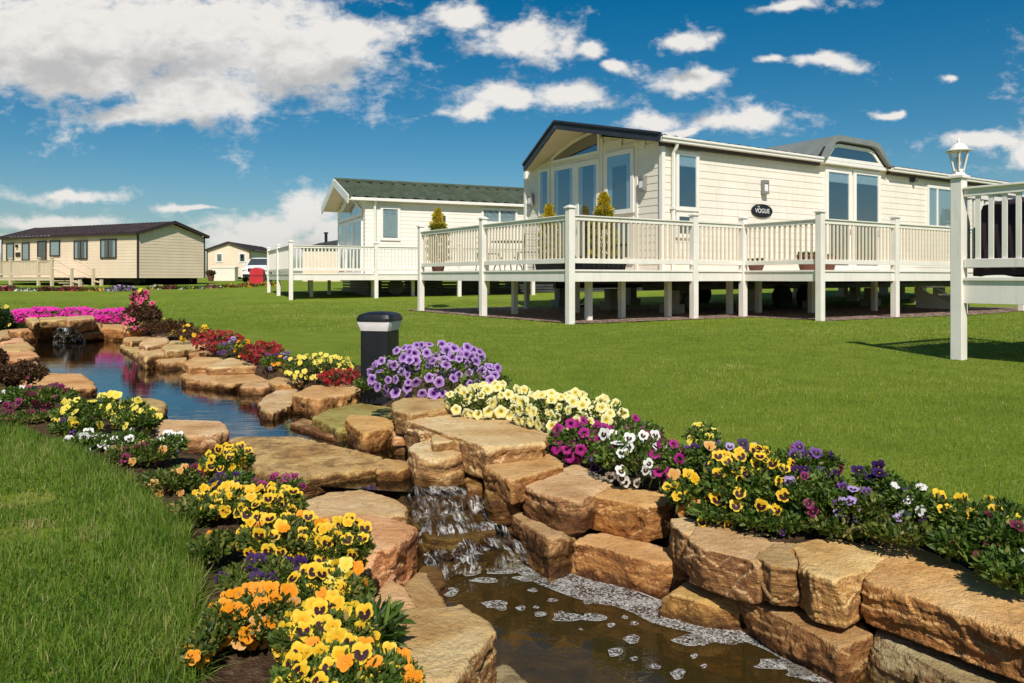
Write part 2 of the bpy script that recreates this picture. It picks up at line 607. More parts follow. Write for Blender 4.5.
M_leaf_goldgreen = leafy('yellow_green_leaves', [(0.0, (0.09, 0.11, 0.012)), (0.5, (0.24, 0.24, 0.025)), (1.0, (0.46, 0.38, 0.05))])


def ground_mat():
    m, N = material('lawn_and_soil')
    geo = N.n('ShaderNodeNewGeometry')
    P = geo.outputs['Position']
    at = N.n('ShaderNodeAttribute')
    at.attribute_name = 'soil'
    wetz = N.n('ShaderNodeSeparateXYZ')
    N.put(wetz.inputs[0], P)
    n1 = N.noise(P, 0.35, 4, 0.6)
    n2 = N.noise(P, 2.2, 5, 0.65)
    n3 = N.noise(P, 28, 4, 0.7)
    n4 = N.noise(P, 120, 3, 0.7)
    lawn = N.ramp(N.math('ADD', N.math('MULTIPLY', n2, 0.6), N.math('MULTIPLY', n1, 0.4)), [(0.32, (0.115, 0.175, 0.014)), (0.5, (0.180, 0.248, 0.024)), (0.68, (0.265, 0.305, 0.040))])
    lawn = N.mix(N.math('MULTIPLY', N.step(n3, 0.5, 0.72), 0.55), lawn, (0.075, 0.105, 0.012))
    lawn = N.mix(N.math('MULTIPLY', N.step(n4, 0.58, 0.75), 0.5), lawn, (0.30, 0.29, 0.07))
    # undergrowth of near turf is darker than the blades
    soil = N.ramp(n3, [(0.3, (0.035, 0.02, 0.011)), (0.5, (0.085, 0.05, 0.028)), (0.75, (0.19, 0.12, 0.07))])
    soil = N.mix(N.math('MULTIPLY', N.step(n4, 0.62, 0.72), 0.6), soil, (0.30, 0.22, 0.15))
    s = N.step(N.math('ADD', at.outputs['Fac'], N.math('MULTIPLY', N.math('SUBTRACT', n3, 0.5), 0.5)), 0.4, 0.6)
    c = N.mix(s, lawn, soil)
    # submerged bed: silt
    sub = N.math('SUBTRACT', 1.0, N.step(wetz.outputs[2], -0.32, -0.22))
    silt = N.ramp(N.noise(P, 4.5, 5, 0.6, 1.0), [(0.3, (0.030, 0.022, 0.008)), (0.5, (0.12, 0.085, 0.026)), (0.7, (0.21, 0.15, 0.05))])
    c = N.mix(sub, c, silt)
    h = N.math('ADD', N.math('MULTIPLY', n3, 1.0), N.math('MULTIPLY', n4, 0.5))
    N.out(N.pbr(c, 0.95, N.bump(h, 0.9, 0.03), 0.1))
    return m


M_ground = ground_mat()


def gravel_mat():
    m, N = material('gravel')
    P = N.n('ShaderNodeNewGeometry').outputs['Position']
    v = N.voro(P, 17)
    n = N.noise(P, 3, 4)
    c = N.ramp(N.noise(v.outputs['Color'], 2.7, 0), [(0.25, (0.07, 0.04, 0.032)), (0.5, (0.23, 0.15, 0.12)), (0.75, (0.48, 0.39, 0.31))])
    c = N.mix(N.step(n, 0.4, 0.7), c, N.mix(1.0, c, (0.75, 0.68, 0.66), 'MULTIPLY'))
    N.out(N.pbr(c, 0.9, N.bump(v.outputs['Distance'], -1.0, 0.03), 0.2))
    return m


M_gravel = gravel_mat()


def water_mat(name, tint, wave, rough=0.0, base=(0.05, 0.045, 0.015), body=0.0, stretch=(1, 3, 1), ior=1.36):
    m, N = material(name)
    P = N.n('ShaderNodeNewGeometry').outputs['Position']
    w1 = N.noise(N.mapv(P, stretch), 2.6, 3, 0.5, 0.2)
    w2 = N.noise(N.mapv(P, stretch), 11, 3, 0.55)
    nb = N.bump(N.math('ADD', w1, N.math('MULTIPLY', w2, 0.35)), wave, 0.05)
    fr = N.n('ShaderNodeFresnel')
    fr.inputs[0].default_value = ior
    N.put(fr.inputs['Normal'], nb)
    g = N.n('ShaderNodeBsdfGlossy')
    g.inputs['Roughness'].default_value = rough
    g.inputs['Color'].default_value = (1, 1, 1, 1)
    N.put(g.inputs['Normal'], nb)
    t = N.n('ShaderNodeBsdfTransparent')
    t.inputs[0].default_value = (*tint, 1)
    d = N.n('ShaderNodeBsdfDiffuse')
    d.inputs[0].default_value = (*base, 1)
    N.out(N.mixs(fr.outputs[0], N.mixs(body, t.outputs[0], d.outputs[0]), g.outputs[0]))
    return m


M_pond = water_mat('pond_water', (0.34, 0.28, 0.17), 0.035, 0.0, (0.02, 0.017, 0.008), 0.25, ior=1.55)
M_pool = water_mat('pool_water', (0.80, 0.68, 0.40), 0.08, 0.0, (0.12, 0.085, 0.024), 0.26, (1, 1.4, 1))


def falls_mat():
    m, N = material('falling_water')
    uv = N.n('ShaderNodeUVMap').outputs[0]
    st = N.noise(N.mapv(uv, (30, 5.0, 1)), 1.0, 6, 0.72, 1.2)
    br = N.noise(N.mapv(uv, (9, 9, 1)), 1.0, 6, 0.75, 1.5)
    white = N.step(N.math('ADD', N.math('MULTIPLY', st, 0.55), N.math('MULTIPLY', br, 0.45)), 0.47, 0.62)
    patch = N.step(N.noise(N.mapv(uv, (4.5, 4, 1)), 1.0, 3, 0.6, 0.8), 0.36, 0.56)
    white = N.math('MULTIPLY', white, patch)
    nb = N.bump(N.math('ADD', st, br), 0.35, 0.03)
    g = N.n('ShaderNodeBsdfGlossy')
    g.inputs['Roughness'].default_value = 0.05
    N.put(g.inputs['Normal'], nb)
    t = N.n('ShaderNodeBsdfTransparent')
    t.inputs[0].default_value = (0.86, 0.82, 0.68, 1)
    fr = N.n('ShaderNodeFresnel')
    fr.inputs[0].default_value = 1.333
    N.put(fr.inputs['Normal'], nb)
    wat = N.mixs(N.math('MULTIPLY', fr.outputs[0], 0.8), t.outputs[0], g.outputs[0])
    foam = N.pbr((0.78, 0.78, 0.76), 0.35, nb, 0.5)
    N.out(N.mixs(N.math('MULTIPLY', white, 0.75), wat, foam))
    return m


M_falls = falls_mat()


def foam_mat():
    m, N = material('bubble_foam')
    P = N.n('ShaderNodeNewGeometry').outputs['Position']
    warp = P
    v = N.voro(warp, 85, 'DISTANCE_TO_EDGE')
    v2 = N.voro(warp, 150, 'DISTANCE_TO_EDGE')
    rim = N.math('SUBTRACT', 1.0, N.step(v.outputs['Distance'], 0.02, 0.16))
    rim2 = N.math('SUBTRACT', 1.0, N.step(v2.outputs['Distance'], 0.02, 0.20))
    n = N.noise(P, 12, 3)
    speck = N.math('MULTIPLY', N.step(N.noise(P, 105, 3, 0.7), 0.44, 0.60), 0.95)
    a = N.math('MAXIMUM', N.math('MULTIPLY', rim, N.step(n, 0.42, 0.60)), speck)
    edge = N.n('ShaderNodeAttribute')
    edge.attribute_name = 'rim'
    a = N.math('MAXIMUM', a, N.step(edge.outputs['Fac'], 0.6, 0.95))
    t = N.n('ShaderNodeBsdfTransparent')
    t.inputs[0].default_value = (0.9, 0.88, 0.8, 1)
    N.out(N.mixs(N.math('MULTIPLY', a, 0.72), t.outputs[0], N.pbr((0.72, 0.71, 0.68), 0.5, N.bump(a, 0.6, 0.01), 0.5)))
    return m


M_foam = foam_mat()

# ------------------------------------------------------------------ terrain
WPOND, WPOOL = -0.20, -0.42


def line_w(pts, z):
    return np.array([W(x, y, z)[:2] for x, y in pts])


# line along the middle of the bank stones, all round the pond, the stream and the pool
CHAN = line_w([(1180, 668), (1080, 640), (960, 590), (880, 560), (800, 550), (725, 530), (655, 490), (590, 480), (540, 462), (500, 436), (440, 422), (400, 408),
               (350, 392), (270, 379), (230, 364), (190, 349), (150, 340), (130, 329), (90, 322), (40, 320), (8, 328), (-30, 345), (-40, 385), (0, 391), (35, 397),
               (95, 402), (118, 414), (152, 424), (166, 446), (226, 462), (240, 490), (285, 512), (318, 545), (345, 600), (378, 650), (385, 740), (430, 1000), (1400, 1000)], -0.12)
# outer line of the planted beds, where the lawn starts
BED_R = line_w([(1250, 640), (1100, 575), (1024, 550), (940, 514), (880, 492), (820, 473), (760, 460), (700, 447), (640, 427), (590, 410), (540, 397), (500, 387), (440, 377), (400, 370),
                (340, 363), (300, 357), (250, 345), (215, 336), (180, 326), (150, 319), (130, 316), (20, 316), (-60, 322), (-160, 345), (-170, 385)], 0.0)
BED_L = line_w([(-60, 405), (0, 424), (60, 440), (130, 470), (165, 494), (188, 520), (203, 560), (205, 620), (195, 690), (190, 900), (420, 1400)], 0.0)
BED = np.concatenate([BED_R, BED_L, np.array([[1.9, 0.5], [1.85, 1.2]])])


def in_poly(P, poly):
    x, y = P[:, 0], P[:, 1]
    r = np.zeros(len(P), bool)
    n = len(poly)
    for i in range(n):
        x0, y0 = poly[i]
        x1, y1 = poly[(i + 1) % n]
        c = (y0 > y) != (y1 > y)
        with np.errstate(divide='ignore', invalid='ignore'):
            t = (x1 - x0) * (y - y0) / (y1 - y0 + 1e-12) + x0
        r ^= c & (x < t)
    return r


def dist_poly(P, poly):
    d = np.full(len(P), 1e9)
    n = len(poly)
    for i in range(n):
        a, b = poly[i], poly[(i + 1) % n]
        ab = b - a
        t = np.clip(((P - a) @ ab) / (ab @ ab + 1e-12), 0, 1)
        q = P - a - t[:, None] * ab
        d = np.minimum(d, np.hypot(q[:, 0], q[:, 1]))
    return d


def sstep(x, a, b):
    t = np.clip((x - a) / (b - a), 0, 1)
    return t * t * (3 - 2 * t)


def far_rise(y):
    u = np.clip((y - 20) / 26, 0, 1)
    return 0.50 * (u * u * (3 - 2 * u) * 0.5 + u * 0.5)


def vnoise(x, y, s, seed):
    """smooth value noise, numpy"""
    rg = np.random.default_rng(seed)
    T = rg.random((64, 64))
    u, v = x / s, y / s
    i, j = np.floor(u).astype(int), np.floor(v).astype(int)
    fu, fv = u - i, v - j
    fu, fv = fu * fu * (3 - 2 * fu), fv * fv * (3 - 2 * fv)
    g = lambda a, b: T[a % 64, b % 64]
    return (g(i, j) * (1 - fu) + g(i + 1, j) * fu) * (1 - fv) + (g(i, j + 1) * (1 - fu) + g(i + 1, j + 1) * fu) * fv - 0.5


def ground_z(P):
    """height of the ground and how much of it is bare soil"""
    x, y = P[:, 0], P[:, 1]
    near = (np.abs(x) < 14) & (y > -1) & (y < 24)
    sd = np.full(len(P), 9.0)
    Q = P[near]
    d = dist_poly(Q, CHAN)
    sd[near] = np.where(in_poly(Q, CHAN), -d, d)
    bd = np.full(len(P), -9.0)
    b = dist_poly(Q, BED)
    bd[near] = np.where(in_poly(Q, BED), b, -b)
    z = far_rise(y) + 0.012 * vnoise(x, y, 1.3, 1) * (y > 3)
    dip = 0.125 - 0.10 * sstep(y, 3.9, 5.2)
    left = (x < -0.2) & (y < 7)
    dip = np.where(left, 0.11, dip)
    z -= dip * (1 - sstep(sd, 0.16, 0.72))
    weir = sstep(y, 3.45, 3.75)
    bottom = -0.82 + 0.26 * weir
    t = sstep(-sd, 0.0, 0.10)
    z = z * (1 - t) + bottom * t
    bed_mound = sstep(bd, 0.02, 0.2) * sstep(sd, 0.10, 0.3)
    z += bed_mound * (0.025 + 0.03 * vnoise(x, y, 0.17, 3) + 0.02 * vnoise(x, y, 0.06, 4))
    soil = np.clip(sstep(bd, -0.03, 0.03), 0, 1)
    return z, soil, sd, bd


def gz(x, y):
    return float(ground_z(np.array([[x, y]]))[0][0])


def spread(lo, hi, step, far):
    core = np.arange(lo, hi + 1e-6, step)
    out, s = [hi], step
    while out[-1] < far:
        s *= 1.32
        out.append(out[-1] + s)
    out2, s = [lo], step
    while out2[-1] > -far:
        s *= 1.32
        out2.append(out2[-1] - s)
    return np.concatenate([np.array(out2[1:])[::-1], core, np.array(out[1:])])


gx = spread(-8.5, 4.5, 0.05, 3000)
gy = spread(0.6, 15.5, 0.05, 3000)
GX, GY = np.meshgrid(gx, gy)
GP = np.stack([GX.ravel(), GY.ravel()], 1)
GZ, GS, _, _ = ground_z(GP)
nx, ny = len(gx), len(gy)
idx = np.arange(nx * ny).reshape(ny, nx)
quads = np.stack([idx[:-1, :-1].ravel(), idx[:-1, 1:].ravel(), idx[1:, 1:].ravel(), idx[1:, :-1].ravel()], 1)
ground = np_mesh('ground', np.column_stack([GP, GZ]), [quads], M_ground, {'soil': GS}, smooth=True)
tag(ground, kind='structure')


def flat_poly(name, pts2, z, mat, kind='structure', sub=0):
    me = bpy.data.meshes.new(name)
    bm = bmesh.new()
    vs = [bm.verts.new((p[0], p[1], z)) for p in pts2]
    f = bm.faces.new(vs)
    if f.normal.z < 0 or sum((pts2[i][0] * pts2[(i + 1) % len(pts2)][1] - pts2[(i + 1) % len(pts2)][0] * pts2[i][1]) for i in range(len(pts2))) < 0:
        bmesh.ops.reverse_faces(bm, faces=[f])
    bmesh.ops.triangulate(bm, faces=bm.faces[:])
    bm.to_mesh(me)
    bm.free()
    me.materials.append(mat)
    o = link(name, me)
    if kind:
        o['kind'] = kind
    return o


# water sheets
flat_poly('pond_water', line_w([(2, 332), (20, 327), (95, 327), (132, 333), (165, 358), (215, 372), (290, 394), (340, 404), (410, 425), (476, 470), (478, 487), (450, 492), (408, 492),
                                (372, 490), (240, 480), (160, 440), (80, 402), (0, 372), (-20, 350)], WPOND), WPOND, M_pond)
flat_poly('pool_water', line_w([(395, 560), (420, 540), (500, 530), (560, 545), (650, 580), (760, 625), (880, 680), (1010, 740), (1200, 850), (1200, 1100), (470, 1100), (440, 760), (420, 640)], WPOOL), WPOOL, M_pool)

# ------------------------------------------------------------------ stones
ROCKS = []
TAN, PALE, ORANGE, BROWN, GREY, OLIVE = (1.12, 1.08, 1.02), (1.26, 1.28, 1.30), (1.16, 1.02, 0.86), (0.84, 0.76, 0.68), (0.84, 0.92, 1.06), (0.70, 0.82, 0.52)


def rock(top, z, th, tint, label, group, slope=(0.0, 0.0), chips=7, taper=0.03, water=None):
    ROCKS.append(dict(top=top, z=z, th=th, tint=tint, label=label, group=group, slope=slope, chips=chips, taper=taper, water=water))


GW = 'stones of the wall right of the pool'
GB = 'stones along the right bank of the pond'
GL = 'stones along the left bank'
GF = 'stones round the far end of the pond'
GC = 'stones in and beside the little waterfall'
# the two-course wall beside the pool
rock([(867, 580), (889, 548), (908, 546), (960, 566), (1030, 598), (1110, 635), (1100, 662), (1024, 623), (907, 590)], -0.12, 0.14, ORANGE, 'long golden sandstone slab topping the wall at its near end', GW, chips=9)
rock([(872, 640), (888, 621), (940, 634), (1030, 660), (1100, 680), (1060, 715), (980, 692), (930, 668)], -0.295, 0.28, GREY, 'grey brown block under the long golden slab', GW)
rock([(797, 560), (792, 546), (830, 538), (880, 546), (884, 557), (868, 571), (845, 583), (815, 575)], -0.115, 0.15, PALE, 'flaky pale edged slab next to the long golden slab', GW, chips=10)
rock([(757, 557), (772, 546), (794, 541), (800, 556), (797, 568), (772, 566)], -0.125, 0.14, BROWN, 'small brown split stone against the flaky pale slab', GW)
rock([(688, 541), (700, 525), (740, 524), (793, 541), (776, 551), (758, 562), (738, 557), (705, 550)], -0.13, 0.15, TAN, 'smooth topped tan slab below the yellow pansies', GW)
rock([(672, 520), (688, 517), (708, 524), (691, 534), (678, 532)], -0.13, 0.15, TAN, 'narrow tan stone wedged between two top course blocks', GW)
rock([(584, 495), (606, 487), (672, 493), (677, 499), (648, 506)], -0.12, 0.155, ORANGE, 'square orange block under the magenta petunias', GW, chips=6)
rock([(527, 486), (552, 473), (575, 465), (612, 481), (584, 499), (562, 499)], -0.10, 0.15, PALE, 'pale boulder with a dark grey weathered top', GW, chips=9)
rock([(661, 591), (700, 573), (746, 589), (739, 605), (700, 601)], -0.325, 0.26, ORANGE, 'low flat brown stone at the foam between larger blocks', GW)
rock([(740, 597), (760, 588), (805, 600), (860, 622), (871, 636), (838, 647), (800, 629), (765, 608)], -0.295, 0.34, BROWN, 'long red brown block of the lower course with pale left face', GW)
rock([(574, 542), (585, 531), (604, 529), (692, 553), (687, 561), (656, 562)], -0.28, 0.30, ORANGE, 'yellow brown lower block with foam along its foot', GW)
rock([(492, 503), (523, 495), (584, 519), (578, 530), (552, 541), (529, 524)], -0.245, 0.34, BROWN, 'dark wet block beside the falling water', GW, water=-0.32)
rock([(484, 464), (500, 453), (552, 455), (562, 465), (540, 470), (525, 471), (512, 481)], -0.06, 0.12, ORANGE, 'chipped orange block before the large pale slab', GW)
rock([(485, 485), (505, 482), (524, 486), (528, 494), (512, 500), (488, 499)], -0.17, 0.12, ORANGE, 'thin slab beneath the chipped orange block', GW)
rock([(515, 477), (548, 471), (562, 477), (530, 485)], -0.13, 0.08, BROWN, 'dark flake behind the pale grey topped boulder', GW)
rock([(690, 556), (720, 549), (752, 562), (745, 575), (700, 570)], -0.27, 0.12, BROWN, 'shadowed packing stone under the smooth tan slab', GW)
# round the lip of the fall
rock([(407, 421), (424, 414), (468, 411), (511, 421), (545, 434), (541, 443), (487, 448), (481, 438), (448, 428)], 0.02, 0.17, PALE, 'large pale slab below the cream petunias', GC, chips=10)
rock([(408, 445), (432, 440), (452, 438), (470, 445), (469, 453), (440, 458), (416, 456)], -0.05, 0.20, PALE, 'cracked pale block at the mouth of the fall', GC, chips=11)
rock([(432, 437), (442, 430), (458, 436), (457, 441), (434, 443)], 0.00, 0.06, PALE, 'wedge shaped flake lying on the cracked pale block', GC, chips=4)
rock([(466, 478), (478, 472), (484, 478), (482, 488), (468, 489)], -0.17, 0.13, ORANGE, 'small squarish stone at the edge of the fall', GC)
rock([(468, 494), (480, 489), (486, 497), (480, 504), (469, 503)], -0.25, 0.14, BROWN, 'wet amber stone under the small squarish one', GC, water=-0.2)
rock([(394, 402), (408, 397), (449, 398), (450, 408), (428, 411), (412, 414), (396, 410)], 0.06, 0.14, TAN, 'tan block under the purple petunias', GC)
rock([(392, 432), (400, 429), (407, 432), (405, 438), (394, 438)], -0.10, 0.05, PALE, 'upper of two little stones in a gap', GC, chips=3)
rock([(392, 440), (400, 438), (408, 441), (404, 447), (394, 446)], -0.155, 0.07, PALE, 'lower of two little stones in a gap', GC, chips=3)
rock([(345, 419), (351, 414), (385, 418), (394, 425), (364, 434), (354, 427)], -0.075, 0.18, ORANGE, 'cube shaped orange block standing in the stream', GC)
rock([(314, 418), (330, 410), (360, 404), (396, 409), (398, 419), (372, 423), (340, 429)], -0.125, 0.12, OLIVE, 'flat stone with olive moss behind the cube shaped block', GC)
rock([(291, 424), (305, 418), (322, 425), (342, 431), (339, 438), (318, 433)], -0.175, 0.07, TAN, 'thin flat stone lying in shallow water', GC)
rock([(293, 394), (313, 386), (348, 384), (365, 390), (316, 400)], -0.055, 0.20, ORANGE, 'large orange block beside the red flowers and bollard', GB)
rock([(262, 399), (285, 387), (298, 389), (293, 403), (272, 413), (262, 410)], -0.14, 0.13, PALE, 'pale broken slab left of the large orange block', GB, chips=10)
rock([(241, 387), (252, 378), (280, 378), (285, 384), (262, 388)], -0.135, 0.13, TAN, 'grey tan stone below the yellow violas', GB)
rock([(270, 380), (285, 374), (303, 376), (300, 383), (276, 385)], -0.09, 0.08, TAN, 'thin ledge stone at the edge of the viola bed', GB)
rock([(183, 374), (195, 371), (245, 372), (270, 374), (262, 379), (231, 384), (186, 379)], -0.13, 0.14, ORANGE, 'long low slab at the waterline', GB)
rock([(207, 367), (222, 362), (228, 358), (252, 359), (257, 366), (230, 367), (212, 368)], -0.045, 0.1, PALE, 'flaking pale stone on the long low slab', GB, chips=9)
rock([(185, 363), (195, 357), (222, 358), (226, 363), (206, 367), (190, 368)], -0.06, 0.1, ORANGE, 'orange stone beside the flaking pale one', GB)
rock([(152, 359), (156, 355), (186, 356), (186, 361), (165, 363)], -0.115, 0.14, TAN, 'flat tan stone at the waterline', GB)
rock([(139, 351), (148, 346), (163, 347), (166, 353), (146, 357)], -0.055, 0.18, TAN, 'stepped tan block where the bank bends', GB)
rock([(163, 347), (172, 341), (206, 341), (208, 346), (180, 350), (166, 351)], -0.02, 0.13, TAN, 'upper block under the small yellow flowers', GB)
rock([(186, 351), (192, 348), (212, 348), (213, 353), (190, 354)], -0.07, 0.1, BROWN, 'brown stone tucked below the upper block', GB)
rock([(140, 342), (150, 337), (166, 336), (168, 343), (146, 347)], 0.0, 0.12, PALE, 'pale flat stone by the bronze plants', GB)
rock([(124, 339), (132, 333), (152, 332), (154, 337), (131, 342)], -0.07, 0.2, TAN, 'upright stone at the far corner of the pond', GB)
rock([(120, 346), (132, 343), (145, 351), (150, 360), (140, 358)], -0.15, 0.10, PALE, 'thin pale ledge at the water below the upright stone', GB)
# far end
rock([(94, 325), (110, 322), (127, 324), (126, 329), (96, 328)], 0.0, 0.26, ORANGE, 'long orange block right of the far cascade', GF)
rock([(124, 326), (140, 322), (148, 323), (147, 328), (128, 329)], 0.06, 0.16, ORANGE, 'flat orange stone on the far corner', GF)
rock([(40, 318), (66, 316.5), (67, 319.5), (41, 320.5)], 0.17, 0.13, TAN, 'square topped stone below the hot pink flowers', GF, chips=4)
rock([(67, 317), (93, 315.5), (94, 318.5), (68, 320)], 0.19, 0.13, TAN, 'highest square stone above the far cascade', GF, chips=4)
rock([(26, 319), (34, 315.5), (41, 321), (33, 323.5)], 0.13, 0.12, PALE, 'tilted pale stone at the end of the pink flowers', GF, chips=4)
rock([(6, 328), (25, 325), (52, 325), (54, 329), (20, 332), (8, 331)], -0.03, 0.26, TAN, 'broad block left of the far cascade', GF)
rock([(-6, 332), (7, 330), (9, 336), (0, 338), (-8, 337)], 0.0, 0.2, TAN, 'grey tan stone at the left end of the far wall', GF)
rock([(77, 322), (93, 321), (95, 325), (80, 327)], 0.06, 0.08, TAN, 'flat stone overhanging the far cascade', GF, chips=3)
rock([(81, 328.5), (94, 327.5), (103, 331.5), (84, 333.5)], -0.05, 0.12, BROWN, 'brown stone beside the far cascade', GF, chips=4)
rock([(52, 327), (60, 326), (66, 329), (60, 331), (53, 331)], -0.02, 0.1, BROWN, 'dark wet stone at the lip of the far cascade', GF, chips=4, water=-0.1)
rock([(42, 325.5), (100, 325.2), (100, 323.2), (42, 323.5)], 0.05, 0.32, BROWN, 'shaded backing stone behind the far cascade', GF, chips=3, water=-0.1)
# left bank
rock([(-4, 340), (22, 338), (24, 341), (2, 343)], -0.06, 0.1, PALE, 'thin pale slab at the far left of the pond', GL, chips=4)
rock([(-4, 345), (26, 342), (34, 348), (20, 351.5), (0, 351)], -0.09, 0.11, TAN, 'flat tan slab below the thin pale one', GL, chips=4)
rock([(-4, 353), (30, 350), (39, 356), (20, 361), (0, 360)], -0.1, 0.12, ORANGE, 'wide flat orange slab above the bronze plants', GL, chips=5)
rock([(19, 366), (35, 362), (46, 369), (38, 374), (22, 373)], -0.12, 0.12, TAN, 'small stone between the bronze plants and the water', GL, chips=5)
rock([(18, 384), (30, 377), (45, 373.5), (80, 374.5), (92, 382), (94, 386), (60, 390), (30, 388)], -0.125, 0.18, ORANGE, 'big rounded slab behind the maroon pansies', GL)
rock([(116, 405), (130, 398.5), (155, 398.5), (166, 403), (163, 409), (125, 411)], -0.12, 0.16, TAN, 'small flat stone behind the yellow pansies', GL)
rock([(153, 425), (162, 420), (200, 420.5), (222, 422), (226, 430), (212, 435), (185, 437), (160, 433)], -0.105, 0.2, PALE, 'pale topped block behind the white pansies', GL)
rock([(230, 438), (297, 438), (306, 443), (325, 446), (380, 458), (383, 466), (350, 467), (320, 475), (283, 480), (262, 471), (240, 456)], -0.155, 0.24, ORANGE, 'largest flat orange slab, damming the pond', GL, chips=8)
rock([(375, 463), (385, 459), (408, 461), (413, 466), (402, 471), (378, 471)], -0.15, 0.16, ORANGE, 'yellow block butting the end of the largest flat slab', GL)
rock([(294, 506), (330, 494), (362, 491), (388, 497), (405, 507), (403, 514), (380, 518), (340, 518), (310, 517)], -0.205, 0.20, TAN, 'flat slab under the edge of the largest one', GL)
rock([(303, 521), (345, 516), (385, 518), (414, 527), (396, 541), (381, 556), (358, 555), (326, 540)], -0.15, 0.34, ORANGE, 'thick slab with a square cut face beside the fall', GL, chips=6)
rock([(366, 612), (378, 597), (390, 581), (403, 588), (417, 609), (390, 616)], -0.24, 0.20, ORANGE, 'smooth triangular orange stone', GL, chips=4)
rock([(404, 591), (412, 575), (424, 573), (436, 592), (448, 607), (422, 615)], -0.31, 0.22, BROWN, 'brown slanting stone beside the triangular one', GL, chips=4, slope=(-0.2, 0.0))
rock([(416, 575), (424, 566), (440, 569), (446, 580), (436, 588), (422, 586)], -0.37, 0.16, BROWN, 'wet amber stone at the foot of the fall', GC, water=-0.36)
rock([(383, 631), (390, 613), (430, 608), (460, 606), (488, 622), (493, 631), (470, 651), (450, 673), (440, 692), (395, 697), (378, 660)], -0.14, 0.38, TAN, 'large lichen mottled boulder nearest the lens', GL, chips=7)
rock([(488, 673), (505, 664), (527, 683), (505, 695)], -0.37, 0.14, GREY, 'grey stone at the water below the large boulder', GL, chips=4)
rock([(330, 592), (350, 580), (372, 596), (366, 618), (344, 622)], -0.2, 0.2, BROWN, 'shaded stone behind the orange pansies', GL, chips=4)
# mossy steps under the fall
rock([(392, 480), (430, 474), (468, 480), (474, 493), (440, 499), (404, 497)], -0.225, 0.30, OLIVE, 'mossy lip stone the water pours over', GC, water=-0.1, chips=5)
rock([(410, 521), (445, 511), (482, 514), (494, 530), (450, 541), (424, 539)], -0.303, 0.25, OLIVE, 'mossy middle step under the falling water', GC, water=-0.1, chips=8)
rock([(428, 549), (470, 536), (512, 540), (524, 556), (480, 566), (440, 566)], -0.396, 0.25, OLIVE, 'lowest mossy step awash at the pool', GC, water=-0.1, chips=8)


def hull_mesh(pts):
    bm = bmesh.new()
    for p in pts:
        bm.verts.new(p)
    r = bmesh.ops.convex_hull(bm, input=bm.verts[:])
    kill = [g for g in set(r.get('geom_interior', []) + r.get('geom_unused', [])) if isinstance(g, bmesh.types.BMVert) and g.is_valid]
    bmesh.ops.delete(bm, geom=kill, context='VERTS')
    loose = [v for v in bm.verts if not v.link_faces]
    bmesh.ops.delete(bm, geom=loose, context='VERTS')
    return bm


